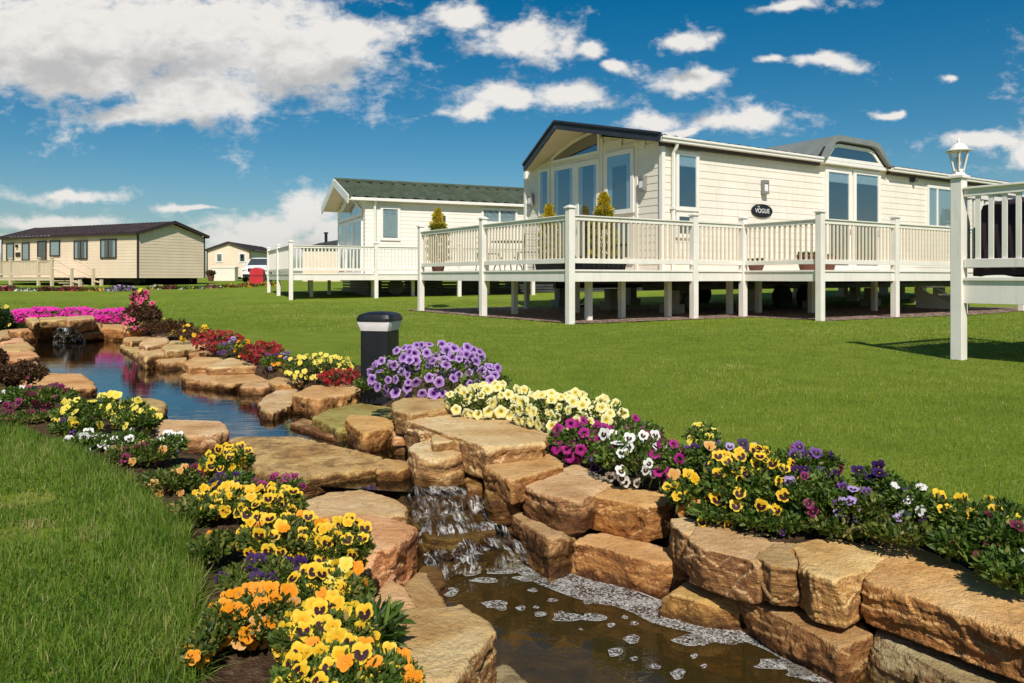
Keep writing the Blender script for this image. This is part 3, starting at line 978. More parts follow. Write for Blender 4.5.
def build_rocks():
    todo = []
    for k, R in enumerate(ROCKS):
        rg = random.Random(100 + k)
        top = [W(x, y, R['z']) for x, y in R['top']]
        c = sum(top, Vector()) / len(top)
        top = [p + Vector((0, 0, (p.x - c.x) * R['slope'][0] + (p.y - c.y) * R['slope'][1])) for p in top]
        top = [c + (p - c) * 1.035 for p in top]
        pts = []
        size = max((p - c).length for p in top)
        for p in top:
            d = p - c
            e = min(R['th'] * 0.07, size * 0.04)
            q = d * (1 + 0.35 * e / max(d.length, 1e-3))
            pts.append(d * (1 - 0.3 * e / max(d.length, 1e-3)) + Vector((0, 0, rg.uniform(-0.3, 0.3) * e)))
            pts.append(q + Vector((0, 0, -e * rg.uniform(0.8, 1.6))))
            s = 1 + rg.uniform(-0.05, 0.05) - R['taper'] * 0.4
            pts.append(Vector((d.x * s, d.y * s, -R['th'] * rg.uniform(0.45, 0.7))))
            s = 1 - R['taper'] + rg.uniform(-0.07, 0.03)
            pts.append(Vector((d.x * s, d.y * s, -R['th'] * rg.uniform(0.9, 1.05))))
        bm = hull_mesh(pts)
        for _ in range(R['chips']):
            a = rg.uniform(0, 2 * math.pi)
            el = rg.choice([rg.uniform(-0.5, 0.35), rg.uniform(0.35, 1.05), rg.uniform(-0.2, 0.5)])
            n = Vector((math.cos(a) * math.cos(el), math.sin(a) * math.cos(el), math.sin(el)))
            ext = max(v.co.dot(n) for v in bm.verts)
            depth = min(R['th'], size) * rg.uniform(0.03, 0.12)
            g = bmesh.ops.bisect_plane(bm, geom=bm.verts[:] + bm.edges[:] + bm.faces[:], plane_co=n * (ext - depth), plane_no=n, clear_outer=True)
            keep = [v.co.copy() for v in bm.verts]
            bm.free()
            bm = hull_mesh(keep)
        me = bpy.data.meshes.new('stone')
        bm.to_mesh(me)
        bm.free()
        o = link('stone', me)
        o.location = c
        vox = max(0.0055, min(0.022, c.y * 0.0022))
        md = o.modifiers.new('r', 'REMESH')
        md.mode = 'VOXEL'
        md.voxel_size = vox
        todo.append((o, R, vox, k, size))
    dg = bpy.context.evaluated_depsgraph_get()
    dg.update()
    fresh = []
    for o, R, vox, k, size in todo:
        ev = o.evaluated_get(dg)
        fresh.append(bpy.data.meshes.new_from_object(ev, depsgraph=dg))
    for (o, R, vox, k, size), me in zip(todo, fresh):
        o.modifiers.clear()
        o.data = me
        me.name = 'stone'
        n = len(me.vertices)
        co = np.empty(n * 3, np.float32)
        no = np.empty(n * 3, np.float32)
        me.vertices.foreach_get('co', co)
        me.vertex_normals.foreach_get('vector', no)
        co = co.reshape(-1, 3)
        no = no.reshape(-1, 3)
        off = Vector((k * 7.3, k * 3.1, k * 1.7))
        amp = min(0.030, 0.011 + 0.024 * size)
        dsp = np.empty(n, np.float32)
        for i in range(n):
            p = Vector(co[i]) + off
            flat = abs(no[i][2])
            f = mnoise.fractal(p * 4.5, 0.9, 2.1, 3)
            w = p + Vector((f, f * 0.7, f * 0.5)) * 0.05
            side = 1 - flat
            tiny = mnoise.fractal(p * 30, 0.7, 2.0, 3)
            chip = 0.0
            for sc, wt in ((6.0, 0.8), (15.0, 0.42)):                   # broken facets: each cell is its own little cleft plane
                s = Vector((w.x * sc, w.y * sc, w.z * sc * 1.3))
                _, pp = mnoise.voronoi(s)
                rv = mnoise.noise_vector(pp[0] * 3.7)
                chip += wt * (max(-0.5, min(0.5, (s - pp[0]).dot(rv) * 1.5)) + 0.5 * rv.x)
            q = p.z / 0.032 + 0.9 * f
            led = mnoise.noise(Vector((math.floor(q) * 5.1, p.x * 2.2, p.y * 2.2)))   # bedding ledges
            dsp[i] = amp * (0.22 + (0.10 + 0.22 * side) * f + (0.95 * side + 0.10) * chip + 0.50 * side * side * led + (0.12 + 0.14 * side) * tiny)
        co += no * dsp[:, None]
        me.vertices.foreach_set('co', co.ravel())
        wl = R['water']
        if wl is None:
            wl = WPOOL if o.location.y < 3.5 else WPOND
        at = me.attributes.new('over_water', 'FLOAT', 'POINT')
        at.data.foreach_set('value', (co[:, 2] + o.location.z - wl).astype(np.float32))
        me.polygons.foreach_set('use_smooth', np.ones(len(me.polygons), bool))
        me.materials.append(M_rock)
        me.update()
        rg = random.Random(k)
        t = R['tint']
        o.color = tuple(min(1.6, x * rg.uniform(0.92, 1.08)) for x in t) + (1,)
        tag(o, R['label'], 'stone', R['group'])


build_rocks()

# ------------------------------------------------------------------ falling water, foam


def cascade(name, lip, foot, z0, z1, nx=26, ny=44, steps=3, amp=0.022, seed=5):
    """sheet of water tumbling from the lip to the pool; lip / foot: two ground points each"""
    rg = np.random.default_rng(seed)
    V, UV = [], []
    L0, L1, F0, F1 = [np.array(p) for p in (*lip, *foot)]
    for j in range(ny + 1):
        t = j / ny
        s = t * steps
        fl = math.floor(s)
        fr = s - fl
        zz = (min(fl, steps) + (fr ** 2.2 if fl < steps else 0)) / steps
        for i in range(nx + 1):
            u = i / nx
            a = L0 * (1 - u) + L1 * u
            b = F0 * (1 - u) + F1 * u
            hz = (min(fl, steps) + (1 - (1 - fr) ** 2.0 if fl < steps else 0)) / steps
            p = a * (1 - hz) + b * hz
            q = Vector((p[0] * 16, p[1] * 9, t * 6))
            d = amp * (mnoise.fractal(q, 0.8, 2.0, 4)) + amp * 0.9 * abs(mnoise.noise(Vector((u * 22, t * 5, seed))))
            edge = 1 - min(1, 6 * min(u, 1 - u))
            V.append((p[0] + 0.4 * d, p[1] - 0.3 * d, z0 + (z1 - z0) * zz + d - edge * 0.05))
            UV.append((u, t))
    id2 = np.arange((nx + 1) * (ny + 1)).reshape(ny + 1, nx + 1)
    q = np.stack([id2[:-1, :-1].ravel(), id2[1:, :-1].ravel(), id2[1:, 1:].ravel(), id2[:-1, 1:].ravel()], 1)
    o = np_mesh(name, np.array(V), [q], M_falls, smooth=True, uv=np.array(UV))
    o['kind'] = 'structure'
    return o


def w2(px, py, z):
    p = W(px, py, z)
    return (p.x, p.y)


cascade('waterfall_water', (w2(404, 489, -0.195), w2(466, 487, -0.195)), (w2(432, 582, WPOOL), w2(552, 566, WPOOL)), -0.19, WPOOL + 0.012)
cascade('cascade_water', (w2(54, 331.5, 0.0), w2(80, 331.5, 0.0)), (w2(53, 343, WPOND), w2(86, 343, WPOND)), 0.03, WPOND + 0.01, 14, 20, 2, 0.05, 9)


def foam_patches():
    V, Fq, Ft, rim = [], [], [], []

    def patch(px_outline, z=WPOOL + 0.006, inset=0.75):
        P = [W(x, y, z) for x, y in px_outline]
        c = sum(P, Vector()) / len(P)
        m = len(P)
        b = len(V)
        V.append(c)
        rim.append(0)
        for s, r in ((inset, 0.0), (1.0, 1.0)):
            for p in P:
                V.append(c + (p - c) * s)
                rim.append(r)
        for i in range(m):
            j = (i + 1) % m
            Ft.append((b, b + 1 + i, b + 1 + j))
            Fq.append((b + 1 + i, b + 1 + m + i, b + 1 + m + j, b + 1 + j))

    def strip(path):
        """band of foam: (x, y_top, y_bottom) along the wall foot"""
        z = WPOOL + 0.006
        b = len(V)
        for x, y0, y1, dx in path:
            for t, r in ((0, 1.0), (0.12, 0.0), (0.85, 0.0), (1, 0.7)):
                V.append(W(x + dx * t, y0 + (y1 - y0) * t, z))
                rim.append(r)
        for i in range(len(path) - 1):
            for k in range(3):
                Fq.append((b + i * 4 + k, b + i * 4 + k + 1, b + (i + 1) * 4 + k + 1, b + (i + 1) * 4 + k))
    strip([(505, 551, 566, 0), (520, 560, 574, 0), (540, 567, 584, -2), (552, 569, 588, -4), (575, 573, 596, -6), (600, 579, 603, -8), (622, 586, 606, -8), (640, 592, 613, -6),
           (655, 598, 622, -5), (675, 605, 628, -4), (690, 609, 632, 0), (700, 612, 646, 2), (712, 618, 642, 2), (728, 625, 645, 4), (742, 631, 642, 4), (760, 640, 649, 4), (780, 650, 660, 4),
           (800, 659, 676, -10), (820, 669, 680, -14), (838, 677, 684, -10), (870, 692, 700, 0)])
    rg = random.Random(3)

    def blob(x, y, rx, ry):
        n = 14
        ph = rg.uniform(0, 6)
        patch([(x + rx * math.cos(2 * math.pi * k / n) * (1 + 0.22 * math.sin(3 * 2 * math.pi * k / n + ph) + rg.uniform(-.08, .08)), y + ry * math.sin(2 * math.pi * k / n) * (1 + 0.2 * math.sin(2 * 2 * math.pi * k / n + ph))) for k in range(n)])
    for x, y, rx, ry in ((566, 617, 15, 5), (593, 617, 12, 4.5), (632, 639, 8, 4), (615, 652, 7, 5), (634, 658.5, 4, 2), (655, 666, 5.5, 3), (678, 674, 7, 5), (694, 656, 3.5, 2.5), (704, 666, 3, 2),
                         (540, 614, 6, 3), (521, 608, 5, 2.2), (552, 600, 5, 2), (588, 602, 5, 2.4), (611, 625, 4, 2.2), (625, 617, 3, 2), (634, 623, 4, 2.5), (494, 604, 12, 4), (450, 592, 9, 4), (690, 640, 16, 5),
                         (501, 607, 6, 3), (536, 607, 3, 1.5), (533, 590, 5, 1.8), (561, 612, 3, 1.5), (776, 664, 22, 6), (800, 672, 14, 6), (581, 629, 2, 1.2), (470, 573, 10, 3), (500, 571, 16, 3.5), (530, 578, 16, 3), (485, 580, 14, 2.5)):
        blob(x, y, rx, ry)
    o = np_mesh('foam', np.array([tuple(v) for v in V]), [np.array(Fq), np.array(Ft)], M_foam, {'rim': rim}, smooth=True)
    o['kind'] = 'stuff'


foam_patches()

# ------------------------------------------------------------------ grass


def blades(name, P, H, wid, lean, mat, seed, rnd=None, mids=True):
    """P (n,3) roots; H (n,) lengths"""
    rg = np.random.default_rng(seed)
    n = len(P)
    az = rg.uniform(0, 2 * np.pi, n)
    d = np.stack([np.cos(az), np.sin(az), np.zeros(n)], 1)
    # blades turn their flat mostly any way; lean direction independent
    la = rg.uniform(0, 2 * np.pi, n)
    l = np.abs(rg.normal(0, lean, n))
    ld = np.stack([np.cos(la) * l, np.sin(la) * l, np.zeros(n)], 1)
    w = (wid * rg.uniform(0.7, 1.3, n))[:, None] * d * 0.5
    up = np.zeros((n, 3))
    up[:, 2] = H
    b0, b1 = P - w, P + w
    tipz = up * np.sqrt(np.clip(1 - l ** 2, 0.15, 1))[:, None]
    tip = P + tipz + ld * H[:, None] * 1.1
    r = rg.random(n) if rnd is None else rnd
    if mids:
        mid = P + tipz * 0.58 + ld * H[:, None] * 0.36
        V = np.concatenate([b0, b1, mid + w * 0.75, mid - w * 0.75, tip])
        i = np.arange(n)
        q = np.stack([i, i + n, i + 2 * n, i + 3 * n], 1)
        t = np.stack([i + 3 * n, i + 2 * n, i + 4 * n], 1)
        return np_mesh(name, V, [q, t], mat, {'rnd': np.tile(r, 5)})
    V = np.concatenate([b0, b1, tip])
    i = np.arange(n)
    return np_mesh(name, V, [np.stack([i, i + n, i + 2 * n], 1)], mat, {'rnd': np.tile(r, 3)})


def scatter(n, y0, y1, a0, a1, power, seed):
    """points whose density falls off with distance: y from y0 to y1, bearing tangent a0..a1"""
    rg = np.random.default_rng(seed)
    t = rg.random(n)
    y = (y0 ** power + t * (y1 ** power - y0 ** power)) ** (1 / power)
    a = rg.uniform(a0, a1, n)
    return np.stack([a * y, y], 1)


def grass():
    # long lawn at the near left bank
    P = scatter(240000, 1.25, 7.0, -1.05, -0.28, 0.5, 1)
    z, s, sd, bd = ground_z(P)
    jit = 0.06 * vnoise(P[:, 0], P[:, 1], 0.11, 8)
    thin = vnoise(P[:, 0], P[:, 1], 0.33, 21)
    bare = (np.hypot((P[:, 0] + 1.62) / 0.13, (P[:, 1] - 2.50) / 0.09) < 1) | (np.hypot((P[:, 0] + 1.88) / 0.11, (P[:, 1] - 2.90) / 0.09) < 1)
    keep = (bd < jit - 0.0) & (P[:, 0] < 0.2)
    keep &= ~(bare & (RNG.random(len(P)) < 0.75))
    P, z, bd = P[keep], z[keep], bd[keep]
    cl = vnoise(P[:, 0], P[:, 1], 0.22, 5) + 0.6 * vnoise(P[:, 0], P[:, 1], 0.07, 6)
    edge = 1 - sstep(-bd, 0.02, 0.35)
    H = np.clip(0.025 + 0.026 * cl + 0.034 * edge + RNG.normal(0, 0.010, len(P)), 0.012, 0.12)
    rnd = np.clip(0.48 + 0.55 * cl + RNG.normal(0, 0.20, len(P)), 0, 0.97)
    dead = RNG.random(len(P)) < 0.03 + 0.5 * ((np.hypot((P[:, 0] + 1.66) / 0.14, (P[:, 1] - 2.52) / 0.11) < 1) | (np.hypot((P[:, 0] + 1.86) / 0.12, (P[:, 1] - 2.88) / 0.11) < 1))
    rnd[dead] = 1.0
    o = blades('long_grass', np.column_stack([P, z - 0.004]), H, 0.0032, 0.75, M_grass_long, 2, rnd)
    o['kind'] = 'stuff'
    # mown lawn right of and beyond the stream
    P = scatter(330000, 2.6, 24.0, -1.0, 0.85, 0.10, 3)
    z, s, sd, bd = ground_z(P)
    keep = (bd < 0.02 + 0.05 * vnoise(P[:, 0], P[:, 1], 0.13, 9)) & ((P[:, 0] > -0.2) | (P[:, 1] > 8)) & ~in_poly(P, GRAVEL)
    keep &= ~((P[:, 0] < -2.0) & (P[:, 1] < 12.0))
    P, z = P[keep], z[keep]
    cl = 1.3 * vnoise(P[:, 0], P[:, 1], 2.3, 17) + vnoise(P[:, 0], P[:, 1], 0.7, 15) + 0.8 * vnoise(P[:, 0], P[:, 1], 0.14, 16)
    dry = sstep(vnoise(P[:, 0], P[:, 1], 0.55, 19) + 0.5 * vnoise(P[:, 0], P[:, 1], 0.2, 20), 0.28, 0.5)
    H = np.clip(0.021 + 0.010 * cl + RNG.normal(0, 0.006, len(P)), 0.008, 0.05) * (1 + 0.02 * P[:, 1])
    rnd = np.clip(0.47 + 0.42 * cl + 0.25 * dry + RNG.normal(0, 0.20, len(P)), 0, 0.97)
    rnd[RNG.random(len(P)) < 0.025 + 0.15 * dry] = 1.0
    wid = 0.0030 * np.maximum(1, P[:, 1] / 3.6)
    o = blades('mown_grass', np.column_stack([P, z - 0.003]), H, wid, 0.45, M_grass_mown, 4, rnd, mids=False)
    o['kind'] = 'stuff'


# main lodge frame of reference: local x runs along its long side, local y along the gable
LO = Vector((1.05, 13.74, 0))
LA = math.atan2(0.539, 0.842)


def lod(s, t):
    return (LO.x + s * math.cos(LA) - t * math.sin(LA), LO.y + s * math.sin(LA) + t * math.cos(LA))


GRAVEL = np.array([lod(-0.15, 6.9), lod(-0.12, 3), lod(0.05, -0.12), lod(2.4, -0.22), lod(4.5, -0.4), lod(4.7, -2.0), lod(7.1, -2.15), lod(9.6, -2.3), lod(13.5, -1.9), lod(21, -1.2), lod(21, 7.4), lod(8, 7.4)])
_g = []
for i in range(len(GRAVEL)):
    p, q = GRAVEL[i], GRAVEL[(i + 1) % len(GRAVEL)]
    k = max(1, int(np.hypot(*(q - p)) / 0.18))
    for j in range(k):
        _g.append(p + (q - p) * j / k + RNG.normal(0, 0.035, 2))
GRAVEL = np.array(_g)
gravel = flat_poly('gravel', GRAVEL, 0.014, M_gravel)
gravel['kind'] = 'structure'
grass()

# ------------------------------------------------------------------ lodges, caravans, decks


class Frame:
    """a building's own axes: u along its long side, v across, with the survey of photo pixels onto its faces"""
    def __init__(self, O, ang):
        self.O, self.a = Vector(O), ang
        self.u = Vector((math.cos(ang), math.sin(ang), 0))
        self.v = Vector((-math.sin(ang), math.cos(ang), 0))

    def on_y(self, px, py, t):
        r = (px - 512) / F
        b = self.O + self.v * t
        s = (r * b.y - b.x) / (self.u.x - r * self.u.y)
        y = b.y + self.u.y * s
        return s, EYE + (HZ - py) / F * y

    def on_x(self, px, py, s):
        r = (px - 512) / F
        b = self.O + self.u * s
        t = (r * b.y - b.x) / (self.v.x - r * self.v.y)
        y = b.y + self.v.y * t
        return t, EYE + (HZ - py) / F * y


def boards(mb, a0, a1, z0, ztop, place, step=0.165, lip=0.009, mi=0):
    """lapped weatherboards: ztop(a) gives the roof line; place(a, out, z) -> point"""
    z = z0
    zmax = max(ztop(a0 + (a1 - a0) * k / 40) for k in range(41))
    while z < zmax - 1e-4:
        zt = min(z + step, zmax)
        aa = [a0 + (a1 - a0) * k / 80 for k in range(81)]
        ok = [a for a in aa if ztop(a) >= zt - 1e-4]
        if ok:
            l, r = ok[0], ok[-1]
        else:
            ok = [a for a in aa if ztop(a) >= z]
            if not ok:
                break
            l, r = ok[0], ok[-1]
        p = [place(l, lip, z), place(r, lip, z), place(r, 0.0, zt), place(l, 0.0, zt), place(l, -0.03, z), place(r, -0.03, z)]
        mb.poly(p, [(0, 1, 2, 3), (4, 5, 1, 0)], mi)
        z += step


def window_on(parent, name, place, a0, a1, z0, z1, fw=0.07, mull=(), curtain=None, door=False, frame_mat=None, shape=None, proud=0.06):
    """a window or glazed door standing proud of a wall. place(a, out, z). shape: outline points (a, z) for odd openings"""
    fm = frame_mat or M_white
    W0 = shape or [(a0, z0), (a1, z0), (a1, z1), (a0, z1)]
    n = len(W0)
    cx, cz = sum(p[0] for p in W0) / n, sum(p[1] for p in W0) / n

    def inset(p, i, w):
        a, b, c = W0[i - 1], W0[i], W0[(i + 1) % n]
        d1 = Vector((b[0] - a[0], b[1] - a[1])).normalized()
        d2 = Vector((c[0] - b[0], c[1] - b[1])).normalized()
        n1, n2 = Vector((-d1.y, d1.x)), Vector((-d2.y, d2.x))
        if n1.dot(Vector((cx - b[0], cz - b[1]))) < 0:
            n1 = -n1
        if n2.dot(Vector((cx - b[0], cz - b[1]))) < 0:
            n2 = -n2
        m = (n1 + n2)
        m = m / max(m.length_squared, 1e-6) * 2
        return (b[0] + m.x * w, b[1] + m.y * w)
    inn = [inset(p, i, fw) for i, p in enumerate(W0)]
    fr = MB()
    for i in range(n):
        j = (i + 1) % n
        o0, o1, i1, i0 = W0[i], W0[j], inn[j], inn[i]
        pts = [place(q[0], d, q[1]) for d in (proud, -0.02) for q in (o0, o1, i1, i0)]
        fr.poly(pts, [(0, 1, 2, 3), (7, 6, 5, 4), (0, 4, 5, 1), (1, 5, 6, 2), (2, 6, 7, 3), (3, 7, 4, 0)])
    ia0, ia1 = min(p[0] for p in inn), max(p[0] for p in inn)
    iz0, iz1 = min(p[1] for p in inn), max(p[1] for p in inn)
    for f in mull:
        a = ia0 + (ia1 - ia0) * f
        h = fw * 0.42
        pts = [place(x, d, z) for d in (proud - 0.004, 0.006) for x, z in ((a - h, iz0), (a + h, iz0), (a + h, iz1), (a - h, iz1))]
        fr.poly(pts, [(0, 1, 2, 3), (7, 6, 5, 4), (0, 4, 5, 1), (1, 5, 6, 2), (2, 6, 7, 3), (3, 7, 4, 0)])
    root = fr.build(name, fm, parent)
    g = MB()
    g.poly([place(p[0], 0.042, p[1]) for p in inn], [tuple(range(n))])
    g.build('pane', M_glass, root)
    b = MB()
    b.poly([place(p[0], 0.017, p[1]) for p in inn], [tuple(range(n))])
    b.build('dim_room_sheet', M_dark, root)  # dark sheet just behind the glass, painting in the dimness of a room
    if curtain:
        c = MB()
        if curtain in ('valance', 'both'):
            m = 28
            w = ia1 - ia0
            h = min(0.24, (iz1 - iz0) * 0.2)
            top = [(ia0 + w * k / m, iz1) for k in range(m + 1)]
            bot = [(ia0 + w * k / m, iz1 - h - 0.035 * math.sin(k * math.pi / 3.5) ** 2) for k in range(m + 1)]
            c.poly([place(x, 0.028 + 0.003 * math.sin(k * 1.8), z) for k, (x, z) in enumerate(top)] + [place(x, 0.028 + 0.005 * math.sin(k * 1.8), z) for k, (x, z) in enumerate(bot)],
                   [(k, k + 1, m + 2 + k, m + 1 + k) for k in range(m)])
        if curtain in ('drapes', 'both'):
            for s0, s1 in ((0.0, 0.2), (0.8, 1.0)):
                m = 12
                w = (ia1 - ia0)
                p = []
                for k in range(m + 1):
                    x = ia0 + w * (s0 + (s1 - s0) * k / m)
                    d = 0.027 + 0.005 * math.sin(k * 1.9)
                    p += [place(x, d, iz0), place(x, d, iz1)]
                c.poly(p, [(2 * k, 2 * k + 2, 2 * k + 3, 2 * k + 1) for k in range(m)])
        if curtain == 'net' or curtain == 'blind':
            m = 24
            w = ia1 - ia0
            zb = iz0 if curtain == 'net' else iz0 + (iz1 - iz0) * 0.03
            p = []
            for k in range(m + 1):
                x = ia0 + w * k / m
                d = 0.027 + (0.005 * math.sin(k * 1.6) if curtain == 'net' else 0)
                p += [place(x, d, zb), place(x, d, iz1)]
            c.poly(p, [(2 * k, 2 * k + 2, 2 * k + 3, 2 * k + 1) for k in range(m)])
        c.build('curtain', M_curtain, root)
    if door:
        h = MB()
        a = ia1 - 0.01
        z = iz0 + (iz1 - iz0) * 0.36
        p = [place(a, 0.06, z - 0.06), place(a, 0.10, z - 0.05), place(a, 0.10, z + 0.07), place(a, 0.06, z + 0.08)]
        h.tube(p, 0.011, 6)
        h.build('handle', M_grey, root)
    return root


def tiled(mb, x0, x1, e0, e1, place, pitch=0.30, courses=9, amp=0.028, mi=0, x0r=None):
    """tiled slope: e0 eave (y, z), e1 ridge (y, z); x0r: where the ridge starts (for a raked end)"""
    x0r = x0 if x0r is None else x0r
    nx = max(8, int((x1 - min(x0, x0r)) / pitch * 6))
    rows = []
    for c in range(courses):
        for tt, lift in ((c / courses, 0.030), ((c + 1) / courses - 1e-3, 0.0)):
            rows.append((tt, lift))
    b = []
    for tt, lift in rows:
        xs = x0 + (x0r - x0) * tt
        y, z = e0[0] + (e1[0] - e0[0]) * tt, e0[1] + (e1[1] - e0[1]) * tt
        for i in range(nx + 1):
            x = xs + (x1 - xs) * i / nx
            ph = (x / pitch) % 1.0
            wv = amp * (math.sin(2 * math.pi * ph) * 0.6 + 0.4 * math.sin(4 * math.pi * ph + 0.6))
            b.append(place(x, y, z + lift + wv))
    f = []
    for r in range(len(rows) - 1):
        for i in range(nx):
            f.append((r * (nx + 1) + i, r * (nx + 1) + i + 1, (r + 1) * (nx + 1) + i + 1, (r + 1) * (nx + 1) + i))
    mb.poly(b, f, mi)


def railing(parent, p, q, z0, z1, mat, smat, gap=0.125, sw=0.045, solid=False):
    """railing bay between two posts (local points)"""
    p, q = Vector(p), Vector(q)
    d = (q - p)
    L = d.length
    d.normalize()
    a, b = p + d * 0.065, q - d * 0.065
    n = Vector((-d.y, d.x, 0))
    pan = MB()
    pan.bar(a + Vector((0, 0, z1 - 0.055)), b + Vector((0, 0, z1 - 0.055)), 0.05, 0.075)
    pan.bar(a + Vector((0, 0, z1 - 0.008)), b + Vector((0, 0, z1 - 0.008)), 0.10, 0.022)
    o = pan.build('railing', mat, parent, bevel=0.004)
    lo = MB()
    lo.bar(a + Vector((0, 0, z0 + 0.045)), b + Vector((0, 0, z0 + 0.045)), 0.055, 0.09)
    lo.build('bottom_rail', mat, o, bevel=0.004)
    sl = MB()
    k = max(1, int((L - 0.13) / gap))
    for i in range(1, k + 1):
        c = a + (b - a) * (i / (k + 1))
        sl.bar(c + Vector((0, 0, z0 + 0.088)), c + Vector((0, 0, z1 - 0.09)), sw, 0.02, up=n)
    sl.build('slat_infill', smat, o)
    return o


def newel(parent, p, zb, zt, mat, w=0.13, cap=True):
    m = MB()
    x, y = p
    m.box(x - w / 2, x + w / 2, y - w / 2, y + w / 2, zb, zt)
    o = m.build('post', mat, parent, bevel=0.006)
    if cap:
        c = MB()
        e = w / 2 + 0.022
        c.box(x - e, x + e, y - e, y + e, zt + 0.002, zt + 0.03)
        c.lathe([(e * 0.92, 0.0), (e * 0.6, 0.02), (0.012, 0.035)], (x, y, zt + 0.031), 16, sq=8)
        c.build('post_cap', mat, o, bevel=0.004)
    return o


def deck(name, label, fr, outline, posts, bays, zd, zf, zr0, zr1, zcap, mat, group, inner=(), gb=0.0, w=0.13, floor_mat=None, slat_mat=None):
    root = empty(name, (fr.O.x, fr.O.y, 0), fr.a)
    tag(root, label, 'deck', group)
    fl = MB()
    fl.prism([(x, y, zd - 0.03) for x, y in outline], (0, 0, 0.03))
    fl.build('floor', floor_mat or mat, root)
    for x, y in posts:
        wp = fr.O + fr.u * x + fr.v * y
        newel(root, (x, y), gz(wp.x, wp.y) - 0.05, zcap, mat, w)
    for x, y in inner:
        wp = fr.O + fr.u * x + fr.v * y
        m = MB()
        m.box(x - .055, x + .055, y - .055, y + .055, gz(wp.x, wp.y) - 0.05, zd - 0.032)
        m.build('support', mat, root)
    for i, j in bays:
        p, q = Vector((*posts[i], 0)), Vector((*posts[j], 0))
        railing(root, p, q, zr0, zr1, mat, slat_mat or mat)
        d = (q - p).normalized()
        f = MB()
        f.bar(p + d * w / 2 + Vector((0, 0, (zd - 0.035 + zf) / 2)), q - d * w / 2 + Vector((0, 0, (zd - 0.035 + zf) / 2)), 0.03, zd - 0.035 - zf)
        f.bar(p + d * w / 2 + Vector((0, 0, zd - 0.016)), q - d * w / 2 + Vector((0, 0, zd - 0.016)), 0.075, 0.034)
        f.build('fascia_board', mat, root, bevel=0.003)
    return root


GROUP_DECK = 'raised decks with white railings'
FM = Frame(LO, LA)

# --- the main lodge
D0, E0, T1 = 3.5, 1.3, 6.65            # gable plane, near side wall, far side wall (local)
LEN = 20.0
ZF, ZE = 0.80, 3.84
TM = (E0 + T1) / 2
ZR = 4.42


def roofline(t):
    return ZE + (ZR - ZE) * (1 - abs(t - TM) / (TM - E0)) - 0.02


main = tag(empty('lodge', (LO.x, LO.y, 0), LA), 'large cream weatherboard lodge with dark roof edge and VOGUE plate', 'lodge')
side_pl = lambda a, o, z: Vector((a, E0 - o, z))
gab_pl = lambda a, o, z: Vector((D0 - o, a, z))
m = MB()
boards(m, D0, LEN, ZF, lambda a: ZE, side_pl)
m.box(D0 + 0.004, LEN, E0 + 0.004, T1, ZF, ZE - 0.01)
m.build('side_wall', M_cream, main)
m = MB()
boards(m, E0, T1, ZF, roofline, gab_pl)
m.prism([(D0 + 0.03, E0, ZE - 0.015), (D0 + 0.03, T1, ZE - 0.015), (D0 + 0.03, TM, ZR - 0.03)], (0.3, 0, 0))
m.build('gable_wall', M_cream, main)
for (x, y) in ((D0 - 0.02, E0 - 0.02), (D0 - 0.02, T1 + 0.02)):
    m = MB()
    m.box(x - 0.035, x + 0.06, y - 0.05, y + 0.05, ZF - 0.02, ZE)
    m.build('corner_trim', M_white, main, bevel=0.005)
# roof with a raked prow
PR, PE = 2.55, 3.28
m = MB()
ev, fv = (E0 - 0.16, ZE + 0.06), (TM, ZR + 0.13)
ev2 = (T1 - 0.22, ZE + 0.03)
rp = lambda x, y, z: Vector((x, y, z))
tiled(m, PE + 0.16, LEN + 0.2, ev, fv, rp, 0.34, 9, 0.05, x0r=PR + 0.16)
tiled(m, PE + 0.16, LEN + 0.2, ev2, fv, rp, 0.34, 9, 0.05, x0r=PR + 0.16)
roof = m.build('roof', M_tile_dark, main, smooth=True)
m = MB()
for e in (ev, ev2):
    pts = [(PE + 0.02, e[0], e[1] - 0.10), (PR + 0.02, fv[0], fv[1] - 0.10), (LEN, fv[0], fv[1] - 0.10), (LEN, e[0], e[1] - 0.10)]
    m.prism(pts, (0, 0, 0.055))
m.build('soffit', M_soffit, roof)
m = MB()
for e, sg in ((ev, -1), (ev2, 1)):
    a = Vector((PE, e[0] + sg * 0.03, e[1] - 0.02))
    b = Vector((PR, fv[0], fv[1] + 0.0))
    m.bar(a, b, 0.045, 0.21)
    m.bar(a + Vector((-0.03, 0, 0.085)), b + Vector((-0.03, 0, 0.085)), 0.07, 0.05)
m.build('barge_board', M_charcoal, roof, bevel=0.004)
m = MB()
m.tube([(PR + 0.05, TM, ZR + 0.15), (LEN, TM, ZR + 0.15)], 0.08, 8)
m.build('ridge_cap', M_charcoal, roof)


def dormer_px(px, py):
    return FM.on_y(px, py, E0 - 0.12)


s_d0, s_d1 = dormer_px(821, 160)[0], dormer_px(889, 164)[0]
m = MB()
for x0, x1 in ((PE + 0.02, s_d0 - 0.05), (s_d1 + 0.08, LEN)):
    m.box(x0, x1, E0 - 0.24, E0 - 0.12, ZE - 0.05, ZE + 0.06)
    m.box(x0 - 0.02, x1, E0 - 0.27, E0 - 0.24, ZE + 0.02, ZE + 0.075)
m.build('gutter', M_white, roof, bevel=0.012)
m = MB()
for x0, x1 in ((PE + 0.1, s_d0 - 0.02), (s_d1 + 0.05, LEN)):
    m.box(x0, x1, E0 - 0.115, E0 - 0.02, ZE - 0.12, ZE - 0.035)
m.build('eaves_shadow_strip', M_brown, roof)  # dark strip standing in for the shadow below the gutter
m = MB()
sx = D0 + 0.28
m.tube([(sx, E0 - 0.18, ZE - 0.03), (sx, E0 - 0.17, ZE - 0.12), (sx, E0 - 0.075, ZE - 0.24), (sx, E0 - 0.07, ZF + 0.1)], 0.045, 10)
